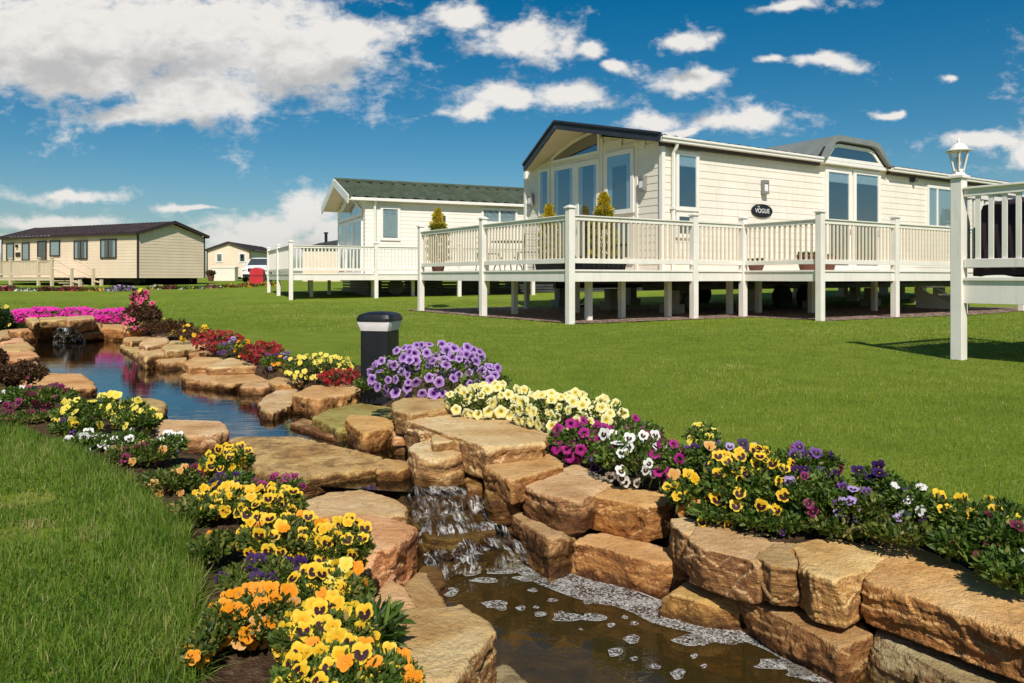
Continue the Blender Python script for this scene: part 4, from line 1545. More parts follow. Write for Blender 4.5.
m.box(sx - .06, sx + .06, E0 - 0.13, E0 - 0.016, 2.35, 2.40)
m.build('downpipe', M_white, main, smooth=True)

# gable glazing: French doors, arched light, side lights
gp = lambda px, py: FM.on_x(px, py, D0)


def gable_window(name, x0, y0, x1, y1, **kw):
    (t0, z0), (t1, z1) = gp(x1, y1), gp(x0, y0)
    zb = gp((x0 + x1) / 2, y1)[1]
    zt = gp((x0 + x1) / 2, y0)[1]
    return window_on(main, name, gab_pl, min(t0, t1), max(t0, t1), zb, zt, **kw)


gable_window('window', 606, 151, 635, 214, fw=0.10, curtain='both')
gable_window('window', 540, 169, 551, 216, fw=0.08, curtain='drapes')
gable_window('window', 606, 218, 635, 262, fw=0.10)
gable_window('door', 577, 161, 601, 268, fw=0.12, curtain='drapes', door=True)
gable_window('door', 553, 165, 577, 268, fw=0.12, curtain='drapes', door=True)
tl, tr = gp(553, 150)[0], gp(601, 150)[0]
zb = gp(577, 161)[1] + 0.06
zl = gp(553, 152)[1]
arch = [(tr, zb), (tl, zb), (tl, zb + 0.16)]
for k in range(1, 10):
    f = k / 10
    arch.append((tl + (tr - tl) * f, zb + 0.16 + (0.50) * math.sin(f * math.pi * 0.5) ** 0.9 * 0.88))
arch.append((tr, zb + 0.16 + 0.44))
window_on(main, 'arched_window', gab_pl, 0, 0, 0, 0, fw=0.07, shape=arch[::-1])
m = MB()
for px in (553, 602, 637):
    t = gp(px, 200)[0]
    m.box(D0 - 0.03, D0 + 0.01, t - 0.035, t + 0.035, ZF, roofline(t) - 0.05)
m.build('cover_strip', M_cream2, main)


def wall_lamp(pl, a, z):
    m = MB()
    P = lambda da, o, dz: pl(a + da, o, z + dz)

    def bx(mb, a0, a1, o0, o1, z0, z1):
        mb.poly([P(*q) for q in ((a0, o0, z0), (a1, o0, z0), (a1, o1, z0), (a0, o1, z0), (a0, o0, z1), (a1, o0, z1), (a1, o1, z1), (a0, o1, z1))],
                [(0, 3, 2, 1), (4, 5, 6, 7), (0, 1, 5, 4), (1, 2, 6, 5), (2, 3, 7, 6), (3, 0, 4, 7)])
    bx(m, -0.075, 0.075, 0.01, 0.045, -0.17, 0.17)
    bx(m, -0.085, 0.085, 0.046, 0.135, 0.085, 0.17)
    bx(m, -0.085, 0.085, 0.046, 0.135, -0.17, -0.105)
    for s in (-1, 1):
        bx(m, s * 0.085 - 0.012 if s > 0 else -0.085, 0.085 if s > 0 else -0.073, 0.047, 0.13, -0.104, 0.084)
    o = m.build('wall_lamp', M_grey, main, bevel=0.004)
    g = MB()
    bx(g, -0.068, 0.068, 0.05, 0.115, -0.10, 0.08)
    g.build('diffuser', M_diffuser, o)


wall_lamp(gab_pl, *gp(645, 183.5))
wall_lamp(gab_pl, *gp(533, 200))
sp_ = lambda px, py: FM.on_y(px, py, E0)
wall_lamp(side_pl, *sp_(762.5, 187.5))


def side_window(name, x0, y0, x1, y1, **kw):
    s0, s1 = sp_(x0, y0)[0], sp_(x1, y0)[0]
    xm = (x0 + x1) / 2
    return window_on(main, name, side_pl, s0, s1, sp_(xm, y1)[1], sp_(xm, y0)[1], **kw)


side_window('window', 674.5, 152, 697.5, 211, fw=0.09, curtain='valance')
side_window('window', 674.5, 213, 697.5, 238, fw=0.09)
side_window('door', 824, 168.5, 850, 270, fw=0.12, curtain='valance', door=True)
side_window('door', 852, 171, 879, 270, fw=0.12, curtain='valance', door=True)
side_window('window', 926, 186.5, 952, 228.5, fw=0.08, mull=(0.36,), curtain='net')
# dormer over the patio doors
dq = [dormer_px(x, y) for x, y in ((822, 160), (831, 143.5), (836, 142), (868, 147.5), (873, 150), (884, 167))]
base_z = ZE + 0.07
front = [(dq[0][0], base_z), (dq[1][0], dq[1][1]), (dq[2][0], dq[2][1]), (dq[3][0], dq[3][1]), (dq[4][0], dq[4][1]), (dq[5][0], base_z)]
yF = E0 - 0.10
dr = MB()
dr.prism([(a, yF + 0.03, z) for a, z in front], (0, 2.6, 0))
dorm = dr.build('dormer', M_cream2, main)
m = MB()
out = []
cxm, czm = (front[0][0] + front[-1][0]) / 2, base_z
for a, z in front:
    out.append((cxm + (a - cxm) * 1.09, z + (0.15 if z > base_z + 0.05 else -0.02)))
for i in range(len(front) - 1):
    a0, a1, b1, b0 = front[i], front[i + 1], out[i + 1], out[i]
    m.prism([(a0[0], yF - 0.18, a0[1] + .012), (a1[0], yF - 0.18, a1[1] + .012), (b1[0], yF - 0.18, b1[1]), (b0[0], yF - 0.18, b0[1])], (0, 2.75, 0))
m.build('dormer_roof', M_dormer, dorm)
m = MB()
for i in range(len(front) - 1):
    f_ = lambda p, k: (cxm + (p[0] - cxm) * k, czm + (p[1] - czm) * k)
    m.bar((front[i][0], yF - 0.02, front[i][1]), (front[i + 1][0], yF - 0.02, front[i + 1][1]), 0.26, 0.07, up=(0, 1, 0))
m.build('dormer_trim', M_brown, dorm)
dpl = lambda a, o, z: Vector((a, yF - o, z))
k = 0.955
window_on(dorm, 'window', dpl, 0, 0, 0, 0, fw=0.085, shape=[(cxm + (a - cxm) * k, base_z - 0.02 if z <= base_z + 0.01 else base_z + (z - base_z) * 0.90) for a, z in front][::-1], proud=0.06)
m = MB()
m.box(front[0][0] - 0.05, front[-1][0] + 0.08, E0 - 0.17, E0 + 0.01, base_z - 0.12, base_z - 0.03)
m.build('lintel', M_white, dorm, bevel=0.005)
# name plate
a, z = sp_(761, 211)
m = MB()
n = 40
rx, rz = 0.38, 0.165
m.prism([side_pl(a + rx * math.cos(2 * math.pi * i / n), 0.02, z + rz * math.sin(2 * math.pi * i / n)) for i in range(n)], Vector((0, -0.02, 0)))
plate = m.build('name_plate', M_black, main)


def text(s, size, loc, parent, name='lettering'):
    cu = bpy.data.curves.new(name, 'FONT')
    cu.body = s
    cu.size = size
    cu.align_x = 'CENTER'
    cu.align_y = 'CENTER'
    cu.extrude = 0.002
    cu.materials.append(M_lettering)
    o = bpy.data.objects.new(name, cu)
    C.objects.link(o)
    dg = bpy.context.evaluated_depsgraph_get()
    dg.update()
    me = bpy.data.meshes.new_from_object(o.evaluated_get(dg), depsgraph=dg)
    bpy.data.objects.remove(o)
    me.name = name
    o = link(name, me, parent)
    o.location = loc
    o.rotation_euler = (math.radians(90), 0, 0)
    return o


text('VOGUE', 0.155, (a - 0.0, E0 - 0.044, z - 0.005), plate)
text('THE', 0.05, (a - 0.14, E0 - 0.044, z + 0.092), plate)
m = MB()
a, z = sp_(911, 180)
m.box(a - 0.10, a + 0.10, E0 - 0.07, E0 - 0.016, z - 0.07, z + 0.07)
m.lathe([(0.055, 0), (0.06, 0.10)], (a + 0.04, E0 - 0.12, z - 0.05), 12)
m.build('flood_lamp', M_steel, main, bevel=0.008)
# chassis, wheels and stands underneath
m = MB()
for y in (E0 + 0.9, T1 - 0.9):
    m.box(D0 + 0.3, LEN, y - 0.06, y + 0.06, ZF - 0.26, ZF - 0.004)
for x in np.arange(D0 + 0.4, LEN, 1.4):
    m.box(x - 0.04, x + 0.04, E0 + 0.15, T1 - 0.15, ZF - 0.12, ZF - 0.006)
m.build('chassis', M_steel, main)
for x in (8.6, 9.6, 5.0):
    for y in (E0 + 0.8, T1 - 0.8):
        if x == 5.0:
            m = MB()
            m.lathe([(0.20, 0), (0.20, 0.05), (0.06, 0.08), (0.05, 0.40), (0.10, 0.42)], (x, y, 0.02), 10)
            m.bar((x - .25, y, 0.1), (x + .1, y, 0.45), 0.03, 0.03)
            m.build('axle_stand', M_black, main)
        else:
            m = MB()
            m.lathe([(0.12, -0.1), (0.29, -0.1), (0.32, -0.06), (0.32, 0.06), (0.29, 0.1), (0.12, 0.1)], (0, 0, 0), 24)
            o = m.build('wheel', M_rubber, main, smooth=True)
            o.location = (x, y, 0.32)
            o.rotation_euler = (math.radians(90), 0, 0)
for x in np.arange(D0 + 0.8, LEN, 2.6):
    for y in (E0 + 0.5, TM, T1 - 0.5):
        m = MB()
        m.box(x - 0.2, x + 0.2, y - 0.2, y + 0.2, 0.0, 0.22)
        m.box(x - 0.12, x + 0.12, y - 0.12, y + 0.12, 0.222, ZF - 0.262)
        m.build('pier', M_step, main)

deck('deck', 'long L-shaped white deck wrapped round the large lodge', FM, [(0, 0), (4.61, 0), (4.61, -1.87), (13.5, -1.87), (13.5, E0 - 0.03), (D0 - 0.04, E0 - 0.03), (D0 - 0.04, 6.15), (0, 6.15)],
     [(0, 6.15), (0, 3.1), (0, 0), (3.14, 0), (4.61, 0), (4.61, -1.87), (7.14, -1.87), (9.9, -1.87), (12.7, -1.87)],
     [(0, 1), (1, 2), (2, 3), (3, 4), (4, 5), (5, 6), (6, 7), (7, 8)], 0.985, 0.765, 1.10, 1.975, 2.09, M_deckwhite, GROUP_DECK, slat_mat=M_slatcream, floor_mat=M_slatcream,
     inner=[(0.9, 0.6), (2.0, 0.9), (1.0, 3.4), (2.6, 3.2), (1.3, 5.4), (2.8, 5.6), (3.1, 0.7), (5.1, 0.8), (7.2, 0.2), (9.4, 0.0), (6.2, 0.9), (8.4, 0.8)])

# --- things on the main deck


def conifer(loc, h, r, pot_mat, label, group, pr=0.2, mats=(None, None), bare=0.35):
    root = tag(empty('potted_conifer', loc), label, 'potted plant', group)
    m = MB()
    m.lathe([(pr * 0.72, 0), (pr, 0.26), (pr * 1.06, 0.26), (pr * 1.06, 0.30), (pr * 0.9, 0.30), (pr * 0.85, 0.27), (0.02, 0.27)], (0, 0, 0), 20)
    m.build('pot', pot_mat, root, smooth=True)
    m = MB()
    m.tube([(0, 0, 0.25), (0.01, 0, 0.25 + h * 0.8)], 0.022, 6, r1=0.006)
    m.build('trunk', M_brown, root)
    rg = np.random.default_rng(int(abs(loc[0]) * 100))
    for nm, lo, hi, mat in (('foliage', 0.0, 0.72, mats[0] or M_leaf_goldgreen), ('golden_tip', 0.62, 1.0, mats[1] or M_leaf_gold)):
        nn = 1800 if nm == 'foliage' else 900
        t = lo + (hi - lo) * rg.random(nn)
        rad = r * np.clip(1.15 * (1 - t) ** 0.75 + 0.04, 0, 0.85) * np.sqrt(rg.uniform(0.15, 1, nn)) * (1 + 0.25 * np.sin(t * 40 + rg.random() * 6))
        az = rg.uniform(0, 2 * np.pi, nn)
        P = np.stack([rad * np.cos(az), rad * np.sin(az), 0.28 + h * t], 1)
        dirn = np.stack([np.cos(az), np.sin(az), rg.uniform(0.4, 1.6, nn)], 1)
        leaf_mesh(nm, P, dirn, 0.10 * (0.6 + 0.6 * rg.random(nn)), 0.3, mat, rg, root)
    return root


def leaf_mesh(name, P, dirn, L, asp, mat, rg, parent=None, rnd=None):
    """leaf blades: P roots, dirn growth direction, L lengths; folded diamonds with a soft point"""
    n = len(P)
    d = dirn / (np.linalg.norm(dirn, axis=1, keepdims=True) + 1e-9)
    ref = rg.normal(0, 1, (n, 3))
    s = np.cross(d, ref)
    s /= np.linalg.norm(s, axis=1, keepdims=True) + 1e-9
    u = np.cross(s, d)
    L = np.asarray(L)[:, None] if np.ndim(L) else np.full((n, 1), L)
    w = L * np.reshape(asp, (-1, 1)) * 0.5
    v0 = P
    v1 = P + d * L * 0.35 + s * w * 0.95 + u * L * 0.05
    v2 = P + d * L * 0.75 + s * w * 0.7 + u * L * 0.02
    v3 = P + d * L - u * L * 0.12
    v4 = P + d * L * 0.75 - s * w * 0.7 + u * L * 0.02
    v5 = P + d * L * 0.35 - s * w * 0.95 + u * L * 0.05
    V = np.concatenate([v0, v1, v2, v3, v4, v5])
    i = np.arange(n)
    q1 = np.stack([i, i + n, i + 2 * n, i + 3 * n], 1)
    q2 = np.stack([i, i + 3 * n, i + 4 * n, i + 5 * n], 1)
    r = rg.random(n) if rnd is None else rnd
    return np_mesh(name, V, [q1, q2], mat, {'rnd': np.tile(r, 6)}, parent)


def on_deck(s, t, z=0.99):
    p = FM.O + FM.u * s + FM.v * t
    return (p.x, p.y, z)


t_, _ = FM.on_x(438, 230, 0.9)
conifer(on_deck(0.9, t_), 1.34, 0.30, M_terracotta, 'golden potted conifer at the far end of the main deck', 'potted conifers on the main deck')
t_, _ = FM.on_x(549, 230, 2.9)
conifer(on_deck(2.9, t_), 1.38, 0.29, M_blue, 'golden potted conifer left of the French doors', 'potted conifers on the main deck')
t_, _ = FM.on_x(604, 230, 2.5)
conifer(on_deck(2.5, t_), 1.40, 0.31, M_blue, 'fuller golden potted conifer right of the French doors', 'potted conifers on the main deck')


def patio_table():
    t, _ = FM.on_x(508, 250, 1.6)
    root = tag(empty('patio_table', on_deck(1.6, t), LA), 'dark metal patio table behind the main deck railing', 'table')
    m = MB()
    m.lathe([(0.42, 0.70), (0.43, 0.71), (0.43, 0.725), (0.42, 0.73)], (0, 0, 0), 28)
    m.build('tabletop', M_black, root)
    for k in range(4):
        a = math.pi / 4 + k * math.pi / 2
        m = MB()
        c, s = math.cos(a), math.sin(a)
        m.tube([(0.12 * c, 0.12 * s, 0.70), (0.14 * c, 0.14 * s, 0.35), (0.34 * c, 0.34 * s, 0.10), (0.36 * c, 0.36 * s, 0.0)], 0.014, 6)
        m.build('leg', M_black, root)
    return t


tt = patio_table()


def patio_chair(s, t, rz, label):
    root = tag(empty('patio_chair', on_deck(s, t), LA + rz), label, 'chair', 'patio chairs on the main deck')
    m = MB()
    m.box(-0.21, 0.21, -0.21, 0.21, 0.43, 0.455)
    m.build('seat', M_black, root, bevel=0.008)
    m = MB()
    m.tube([(-0.2, 0.2, 0.45), (-0.2, 0.25, 0.86), (0.2, 0.25, 0.86), (0.2, 0.2, 0.45)], 0.013, 6)
    for z in (0.58, 0.72):
        m.tube([(-0.2, 0.22 + (z - .45) * .1, z), (0.2, 0.22 + (z - .45) * .1, z)], 0.010, 6)
    m.build('backrest', M_black, root)
    for x, y in ((-.19, -.19), (.19, -.19), (-.19, .19), (.19, .19)):
        m = MB()
        m.tube([(x, y, 0.43), (x * 1.15, y * 1.15, 0)], 0.012, 6)
        m.build('leg', M_black, root)


patio_chair(1.5, tt + 0.78, 0.3, 'dark metal chair on the far side of the patio table')
patio_chair(1.7, tt - 0.75, math.pi - 0.2, 'dark metal chair on the near side of the patio table')


def trough(s, t, rz, L, label, mat=None):
    root = tag(empty('planter_trough', on_deck(s, t), LA + rz), label, 'planter', 'low planters on the main deck')
    m = MB()
    w = 0.17
    m.poly([(-L / 2 * .94, -w * .8, 0), (L / 2 * .94, -w * .8, 0), (L / 2 * .94, w * .8, 0), (-L / 2 * .94, w * .8, 0), (-L / 2, -w, .2), (L / 2, -w, .2), (L / 2, w, .2), (-L / 2, w, .2),
            (-L / 2 + .03, -w + .03, .2), (L / 2 - .03, -w + .03, .2), (L / 2 - .03, w - .03, .2), (-L / 2 + .03, w - .03, .2)],
           [(0, 3, 2, 1), (0, 1, 5, 4), (1, 2, 6, 5), (2, 3, 7, 6), (3, 0, 4, 7), (4, 5, 9, 8), (5, 6, 10, 9), (6, 7, 11, 10), (7, 4, 8, 11)])
    m.build('tub', mat or M_black, root)
    rg = np.random.default_rng(int(s * 10))
    n = 160
    P = np.stack([rg.uniform(-L / 2 + .04, L / 2 - .04, n), rg.uniform(-w + .04, w - .04, n), np.full(n, .17)], 1)
    leaf_mesh('foliage', P, np.stack([rg.normal(0, .5, n), rg.normal(0, .5, n), np.ones(n)], 1), rg.uniform(.05, .12, n), 0.45, M_leaf, rg, root)


t_, _ = FM.on_x(562, 265, 0.4)
trough(0.35, 0.95, math.pi / 2, 0.95, 'black trough planter along the deck railing left of the corner post')
trough(0.95, 0.35, 0.0, 1.15, 'black trough planter along the deck railing right of the corner post')


def side_pot(px, t, r, h, label):
    s, _ = FM.on_y(px, 262, t)
    root = tag(empty('flower_pot', on_deck(s, t)), label, 'pot', 'brown pots on the side deck')
    m = MB()
    m.lathe([(r * .7, 0), (r, h * .86), (r * 1.08, h * .86), (r * 1.08, h), (r * .92, h), (r * .9, h * .9), (0.01, h * .88)], (0, 0, 0), 20)
    m.build('pot', M_terracotta, root, smooth=True)
    rg = np.random.default_rng(int(px))
    n = 120
    az = rg.uniform(0, 6.28, n)
    rr = r * .8 * np.sqrt(rg.random(n))
    P = np.stack([rr * np.cos(az), rr * np.sin(az), np.full(n, h * .88)], 1)
    leaf_mesh('foliage', P, np.stack([np.cos(az) * .5, np.sin(az) * .5, np.ones(n)], 1), rg.uniform(.06, .14, n), 0.4, M_leaf, rg, root)


side_pot(756, 0.75, 0.20, 0.22, 'small brown pot below the VOGUE plate')
side_pot(808, -0.3, 0.24, 0.36, 'brown pot left of the tall post beside the patio doors')
side_pot(827, 0.2, 0.22, 0.34, 'brown pot just below the patio doors')
# steps behind the side deck
st = tag(empty('entry_steps', on_deck(12.4, 0.4, 0.0), LA), 'small white steps in the shade under the side deck', 'steps')
for k in range(3):
    m = MB()
    m.box(-0.45, 0.45, -0.9 + 0.3 * k, -0.62 + 0.3 * k, 0.16 + 0.2 * k, 0.20 + 0.2 * k)
    m.build('tread', M_deckwhite, st)
for x in (-0.42, 0.42):
    m = MB()
    m.prism([(x - .02, -0.95, 0), (x - .02, 0.0, 0), (x - .02, 0.0, 0.6), (x - .02, -0.95, 0.12)], (0.04, 0, 0))
    m.build('stringer', M_deckwhite, st)

# --- near deck at the edge of the frame, with the lantern post
FR = Frame(Vector((4.62, 7.86, 0)), LA)
deck('deck', 'nearest deck, only its corner post and first railing in view', FR, [(0, 0), (0, -3.2), (3.4, -3.2), (3.4, 0)], [(0, 0), (0, -3.0), (2.2, 0)], [(0, 1), (0, 2)], 0.845, 0.58, 0.945, 1.765, 1.865, M_deckwhite, GROUP_DECK,
     inner=[(2.0, -1.5), (2.8, -0.8)], w=0.115)
lan = tag(empty('lantern', (FR.O.x, FR.O.y, 1.932), LA), 'small white lantern standing on the cap of the nearest deck post', 'lantern')
m = MB()
m.lathe([(0.06, -0.03), (0.058, -0.01), (0.05, 0.0), (0.048, 0.005)], (0, 0, 0), 6)
m.build('base', M_white, lan)
m = MB()
hx = lambda r, k: (r * math.cos(math.pi / 6 + k * math.pi / 3), r * math.sin(math.pi / 6 + k * math.pi / 3))
for k in range(6):
    m.tube([(*hx(0.050, k), 0.012), (*hx(0.096, k), 0.215)], 0.009, 6)
m.lathe([(0.052, 0.006), (0.054, 0.03), (0.046, 0.032)], (0, 0, 0), 6, rot=math.pi / 6)
m.build('cage', M_white, lan)
m = MB()
b = [(*hx(0.047, k), 0.033) for k in range(6)] + [(*hx(0.093, k), 0.213) for k in range(6)]
m.poly(b, [(k, (k + 1) % 6, 6 + (k + 1) % 6, 6 + k) for k in range(6)])
m.build('pane', M_glass_clear, lan)
m = MB()
m.lathe([(0.128, 0.216), (0.130, 0.222), (0.092, 0.238), (0.078, 0.262), (0.055, 0.288), (0.022, 0.300), (0.014, 0.31), (0.018, 0.325), (0.008, 0.34), (0.004, 0.362)], (0, 0, 0), 12, rot=math.pi / 6)
m.build('roof', M_white, lan, smooth=True)
m = MB()
m.lathe([(0.012, 0.05), (0.022, 0.09), (0.03, 0.13), (0.02, 0.165)], (0, 0, 0), 10)
m.build('bulb', M_diffuser, lan, smooth=True)
# dark covered furniture behind that railing
cv = MB()
rg = random.Random(4)
prof = []
for (x, y) in ((0.09, -0.13), (0.09, -2.6), (1.6, -2.6), (1.6, -0.13)):
    prof.append((x, y))
nn = 10
ring = []
for i in range(4):
    a, b2 = Vector(prof[i]), Vector(prof[(i + 1) % 4])
    for kx in range(nn):
        ring.append(a + (b2 - a) * kx / nn)
vs, fs = [], []
cxy = Vector((0.9, -1.45))
for lv, (z, s) in enumerate(((0.86, 1.02), (1.1, 1.0), (1.4, 0.985), (1.58, 0.96), (1.63, 0.85), (1.64, 0.3))):
    for i, p in enumerate(ring):
        w = 0.018 * math.sin(i * 1.7 + lv) * (1 if lv < 4 else 0.3)
        q = cxy + (p - cxy) * (s + w)
        vs.append((q.x, q.y, z + 0.012 * math.sin(i * 0.9)))
L_ = len(ring)
for lv in range(5):
    for i in range(L_):
        fs.append((lv * L_ + i, lv * L_ + (i + 1) % L_, (lv + 1) * L_ + (i + 1) % L_, (lv + 1) * L_ + i))
fs.append(tuple(5 * L_ + i for i in range(L_)))
cv.poly(vs, fs)
o = cv.build('furniture_cover', M_purple, None, smooth=True)
o.location = (FR.O.x, FR.O.y, 0)
o.rotation_euler = (0, 0, LA)
tag(o, 'dark plum fabric cover over furniture on the nearest deck', 'furniture cover')

# --- second lodge
A2 = math.radians(24)
F2 = Frame(Vector((-7.42, 25.5, 0)), A2)
D2, E2, T2, LEN2 = 2.81, 1.3, 6.33, 16.0
ZF2, ZE2, ZR2 = 0.86, 3.66, 4.50
TM2 = (E2 + T2) / 2
lod2 = tag(empty('lodge', (F2.O.x, F2.O.y, 0), A2), 'pale cream lodge with green grey tiled roof behind the large one', 'lodge')
s2 = lambda a, o, z: Vector((a, E2 - o, z))
g2 = lambda a, o, z: Vector((D2 - o, a, z))
rl2 = lambda t: ZE2 + (ZR2 - ZE2) * (1 - abs(t - TM2) / (TM2 - E2))
m = MB()
boards(m, D2, LEN2, ZF2, lambda a: ZE2, s2, 0.15)
m.box(D2 + 0.004, LEN2, E2 + 0.004, T2, ZF2, ZE2)
m.build('side_wall', M_cream2, lod2)
m = MB()
boards(m, E2, T2, ZF2, rl2, g2, 0.15)
m.prism([(D2 + 0.03, E2, ZE2 - 0.02), (D2 + 0.03, T2, ZE2 - 0.02), (D2 + 0.03, TM2, ZR2 - 0.04)], (0.3, 0, 0))
m.build('gable_wall', M_cream2, lod2)
XR = D2 - 0.62
m = MB()
tiled(m, XR, LEN2 + .2, (E2 - 0.18, ZE2 + 0.08), (TM2, ZR2 + 0.14), rp, 0.46, 8, 0.065)
tiled(m, XR, LEN2 + .2, (T2 + 0.18, ZE2 + 0.08), (TM2, ZR2 + 0.14), rp, 0.46, 8, 0.065)
r2 = m.build('roof', M_tile_green, lod2, smooth=True)
m = MB()
for e in ((E2 - 0.18), (T2 + 0.18)):
    a, b = Vector((XR - 0.03, e, ZE2 + 0.0)), Vector((XR - 0.03, TM2, ZR2 + 0.06))
    m.bar(a, b, 0.05, 0.30)
m.build('barge_board', M_white, r2, bevel=0.005)
m = MB()
for e in ((E2 - 0.18), (T2 + 0.18)):
    m.prism([(XR, e, ZE2 - 0.03), (XR, TM2, ZR2 + 0.03), (LEN2, TM2, ZR2 + 0.03), (LEN2, e, ZE2 - 0.03)], (0, 0, 0.05))
m.build('soffit', M_soffit, r2)
m = MB()
m.box(XR + 0.05, LEN2, E2 - 0.27, E2 - 0.15, ZE2 - 0.03, ZE2 + 0.08)
m.build('gutter', M_white, r2, bevel=0.01)
m = MB()
m.tube([(XR, TM2, ZR2 + 0.17), (LEN2, TM2, ZR2 + 0.17)], 0.09, 8)
m.build('ridge_cap', M_tile_green, r2)
m = MB()
m.tube([(D2 + .35, E2 - .2, ZE2 - .02), (D2 + .35, E2 - .07, ZE2 - .2), (D2 + .35, E2 - .07, ZF2)], 0.05, 8)
m.build('downpipe', M_white, lod2, smooth=True)
p2 = lambda px, py: F2.on_y(px, py, E2)


def win2(x0, y0, x1, y1, **kw):
    xm = (x0 + x1) / 2
    return window_on(lod2, 'window', s2, p2(x0, y0)[0], p2(x1, y0)[0], p2(xm, y1)[1], p2(xm, y0)[1], **kw)


win2(380, 206.5, 400, 240.5, fw=0.10, curtain='blind')
win2(481, 208.5, 517, 224, fw=0.09, mull=(0.5,), curtain='blind')
win2(441, 214, 447, 224, fw=0.07)
q2 = lambda px, py: F2.on_x(px, py, D2)
gw = [(q2(363, 215)[0], q2(339, 215)[0])]
ta, tb = min(gw[0]), max(gw[0])
for k in range(3):
    window_on(lod2, 'window' if k != 1 else 'door', g2, ta + (tb - ta) * k / 3 + .02, ta + (tb - ta) * (k + 1) / 3 - .02, 0.98, 3.05, fw=0.09, curtain='drapes' if k == 1 else None, door=(k == 1))
window_on(lod2, 'gable_window', g2, 0, 0, 0, 0, fw=0.09, shape=[(ta, 3.13), (tb, 3.13), (tb, 3.35), (TM2 + .2, 4.05), (TM2 - .2, 4.05), (ta, 3.35)])
m = MB()
for k in range(6):
    m.box(D2 + 0.2, LEN2, E2 + 0.25, E2 + 0.29, 0.12 + k * 0.115, 0.12 + k * 0.115 + 0.085)
    m.box(D2 + 0.2, D2 + 0.24, E2 + 0.30, T2, 0.12 + k * 0.115, 0.12 + k * 0.115 + 0.085)
m.build('skirting_slats', M_steel, lod2)
m = MB()
for x in np.arange(D2 + 0.6, LEN2, 2.4):
    m.box(x - .15, x + .15, E2 + .5, T2 - .3, 0.0, ZF2 - .01)
m.build('pier_frame', M_step, lod2)
deck('deck', 'white deck before the second lodge with green grey roof', F2, [(0, 0), (9, 0), (9, E2 - .03), (D2 - .04, E2 - .03), (D2 - .04, 6.5), (0, 6.5)], [(0, 0), (2.9, 0), (6.0, 0), (9, 0), (0, 3.3), (0, 6.5)],
     [(0, 1), (1, 2), (2, 3), (0, 4), (4, 5)], 0.97, 0.74, 1.06, 1.92, 2.02, M_deckwhite, GROUP_DECK, inner=[(1.0, 2.0), (1.9, 3.4), (4.5, .9), (3.0, .9), (7.5, .9), (1.5, 5.6)])
t_ = F2.on_y(394, 288, E2)[0]
dish = tag(empty('satellite_dish', (*(F2.O + F2.u * t_ + F2.v * (E2 - 0.25)).xy, 0.10)), 'grey round dish leaning under the second deck', 'satellite dish')
m = MB()
m.lathe([(0.02, 0.06), (0.15, 0.045), (0.28, 0.01), (0.30, 0.0), (0.28, -0.004), (0.15, 0.03), (0.02, 0.045)], (0, 0, 0), 28)
o = m.build('reflector', M_steel, dish, smooth=True)
o.rotation_euler = (math.radians(80), 0, 0.2)
o.location = (0, 0, 0.38)
m = MB()
m.tube([(0, 0.02, 0.36), (0, 0.25, 0.05)], 0.015, 6)
m.tube([(0, -0.05, 0.1), (0.05, -0.32, 0.34)], 0.008, 6)
m.build('arm', M_steel, dish)

# --- beige caravan far left
A3 = math.atan2(0.456, -0.89) 
F3 = Frame(Vector((-19.2, 39.0, 0)), math.atan2(-0.456, 0.89))


def caravan(name, label, fr, L, Wd, zg, zf, ze, zr, wall, roofm, trim, group=None):
    """local x from -L to 0 along the long side (y = 0), width Wd along +y"""
    root = tag(empty(name, (fr.O.x, fr.O.y, 0), fr.a), label, 'caravan', group)
    y1 = Wd
    ym = Wd / 2
    rl = lambda t: ze + (zr - ze) * (1 - abs(t - ym) / ym)
    m = MB()
    boards(m, -L, 0, zf, lambda a: ze, lambda a, o, z: Vector((a, -o, z)), 0.16)
    m.box(-L, -0.004, 0.004, y1, zf, ze)
    m.build('side_wall', wall, root)
    m = MB()
    boards(m, 0, y1, zf, rl, lambda a, o, z: Vector((o, a, z)), 0.16)
    m.prism([(-0.02, 0, ze - 0.01), (-0.02, y1, ze - .01), (-0.02, ym, zr - .03)], (-0.3, 0, 0))
    m.build('gable_wall', wall, root)
    m = MB()
    tiled(m, -L - .25, .2, (-0.18, ze + .03), (ym, zr + .12), rp, 0.35, 7, 0.02)
    tiled(m, -L - .25, .2, (y1 + 0.18, ze + .03), (ym, zr + .12), rp, 0.35, 7, 0.02)
    r = m.build('roof', roofm, root, smooth=True)
    m = MB()
    for e in (-0.18, y1 + .18):
        m.bar((.2, e, ze - .01), (.2, ym, zr + .07), 0.05, 0.16)
        m.bar((-L - .25, e, ze - .01), (-L - .25, ym, zr + .07), 0.05, 0.16)
        m.box(-L - .2, .17, min(e, e * 1.05) - .03, e + .03, ze - .08, ze + .04)
    m.build('barge_board', trim, r)
    for x, y in ((0, 0), (0, y1), (-L, 0)):
        m = MB()
        m.box(x - .05, x + .03, y - .03, y + .04, zf, ze)
        m.build('corner_trim', trim, root)
    m = MB()
    for y in (.6, Wd - .6):
        m.box(-L + .3, -.3, y - .06, y + .06, zf - .22, zf - .004)
    m.build('chassis', M_black, root)
    m = MB()
    m.box(-L + 0.2, -0.25, Wd - 0.3, Wd - 0.26, zg - .05, zf - .01)
    m.build('skirt', M_black, root)
    for x in (-3.0, -3.9, -0.7):
        for y in (.5, Wd - .5):
            m = MB()
            m.lathe([(0.1, -0.09), (0.26, -0.09), (0.29, -0.05), (0.29, 0.05), (0.26, 0.09), (0.1, 0.09)], (0, 0, 0), 20)
            o = m.build('wheel', M_rubber, root, smooth=True)
            o.location = (x, y, zg + .29)
            o.rotation_euler = (math.radians(90), 0, 0)
    return root


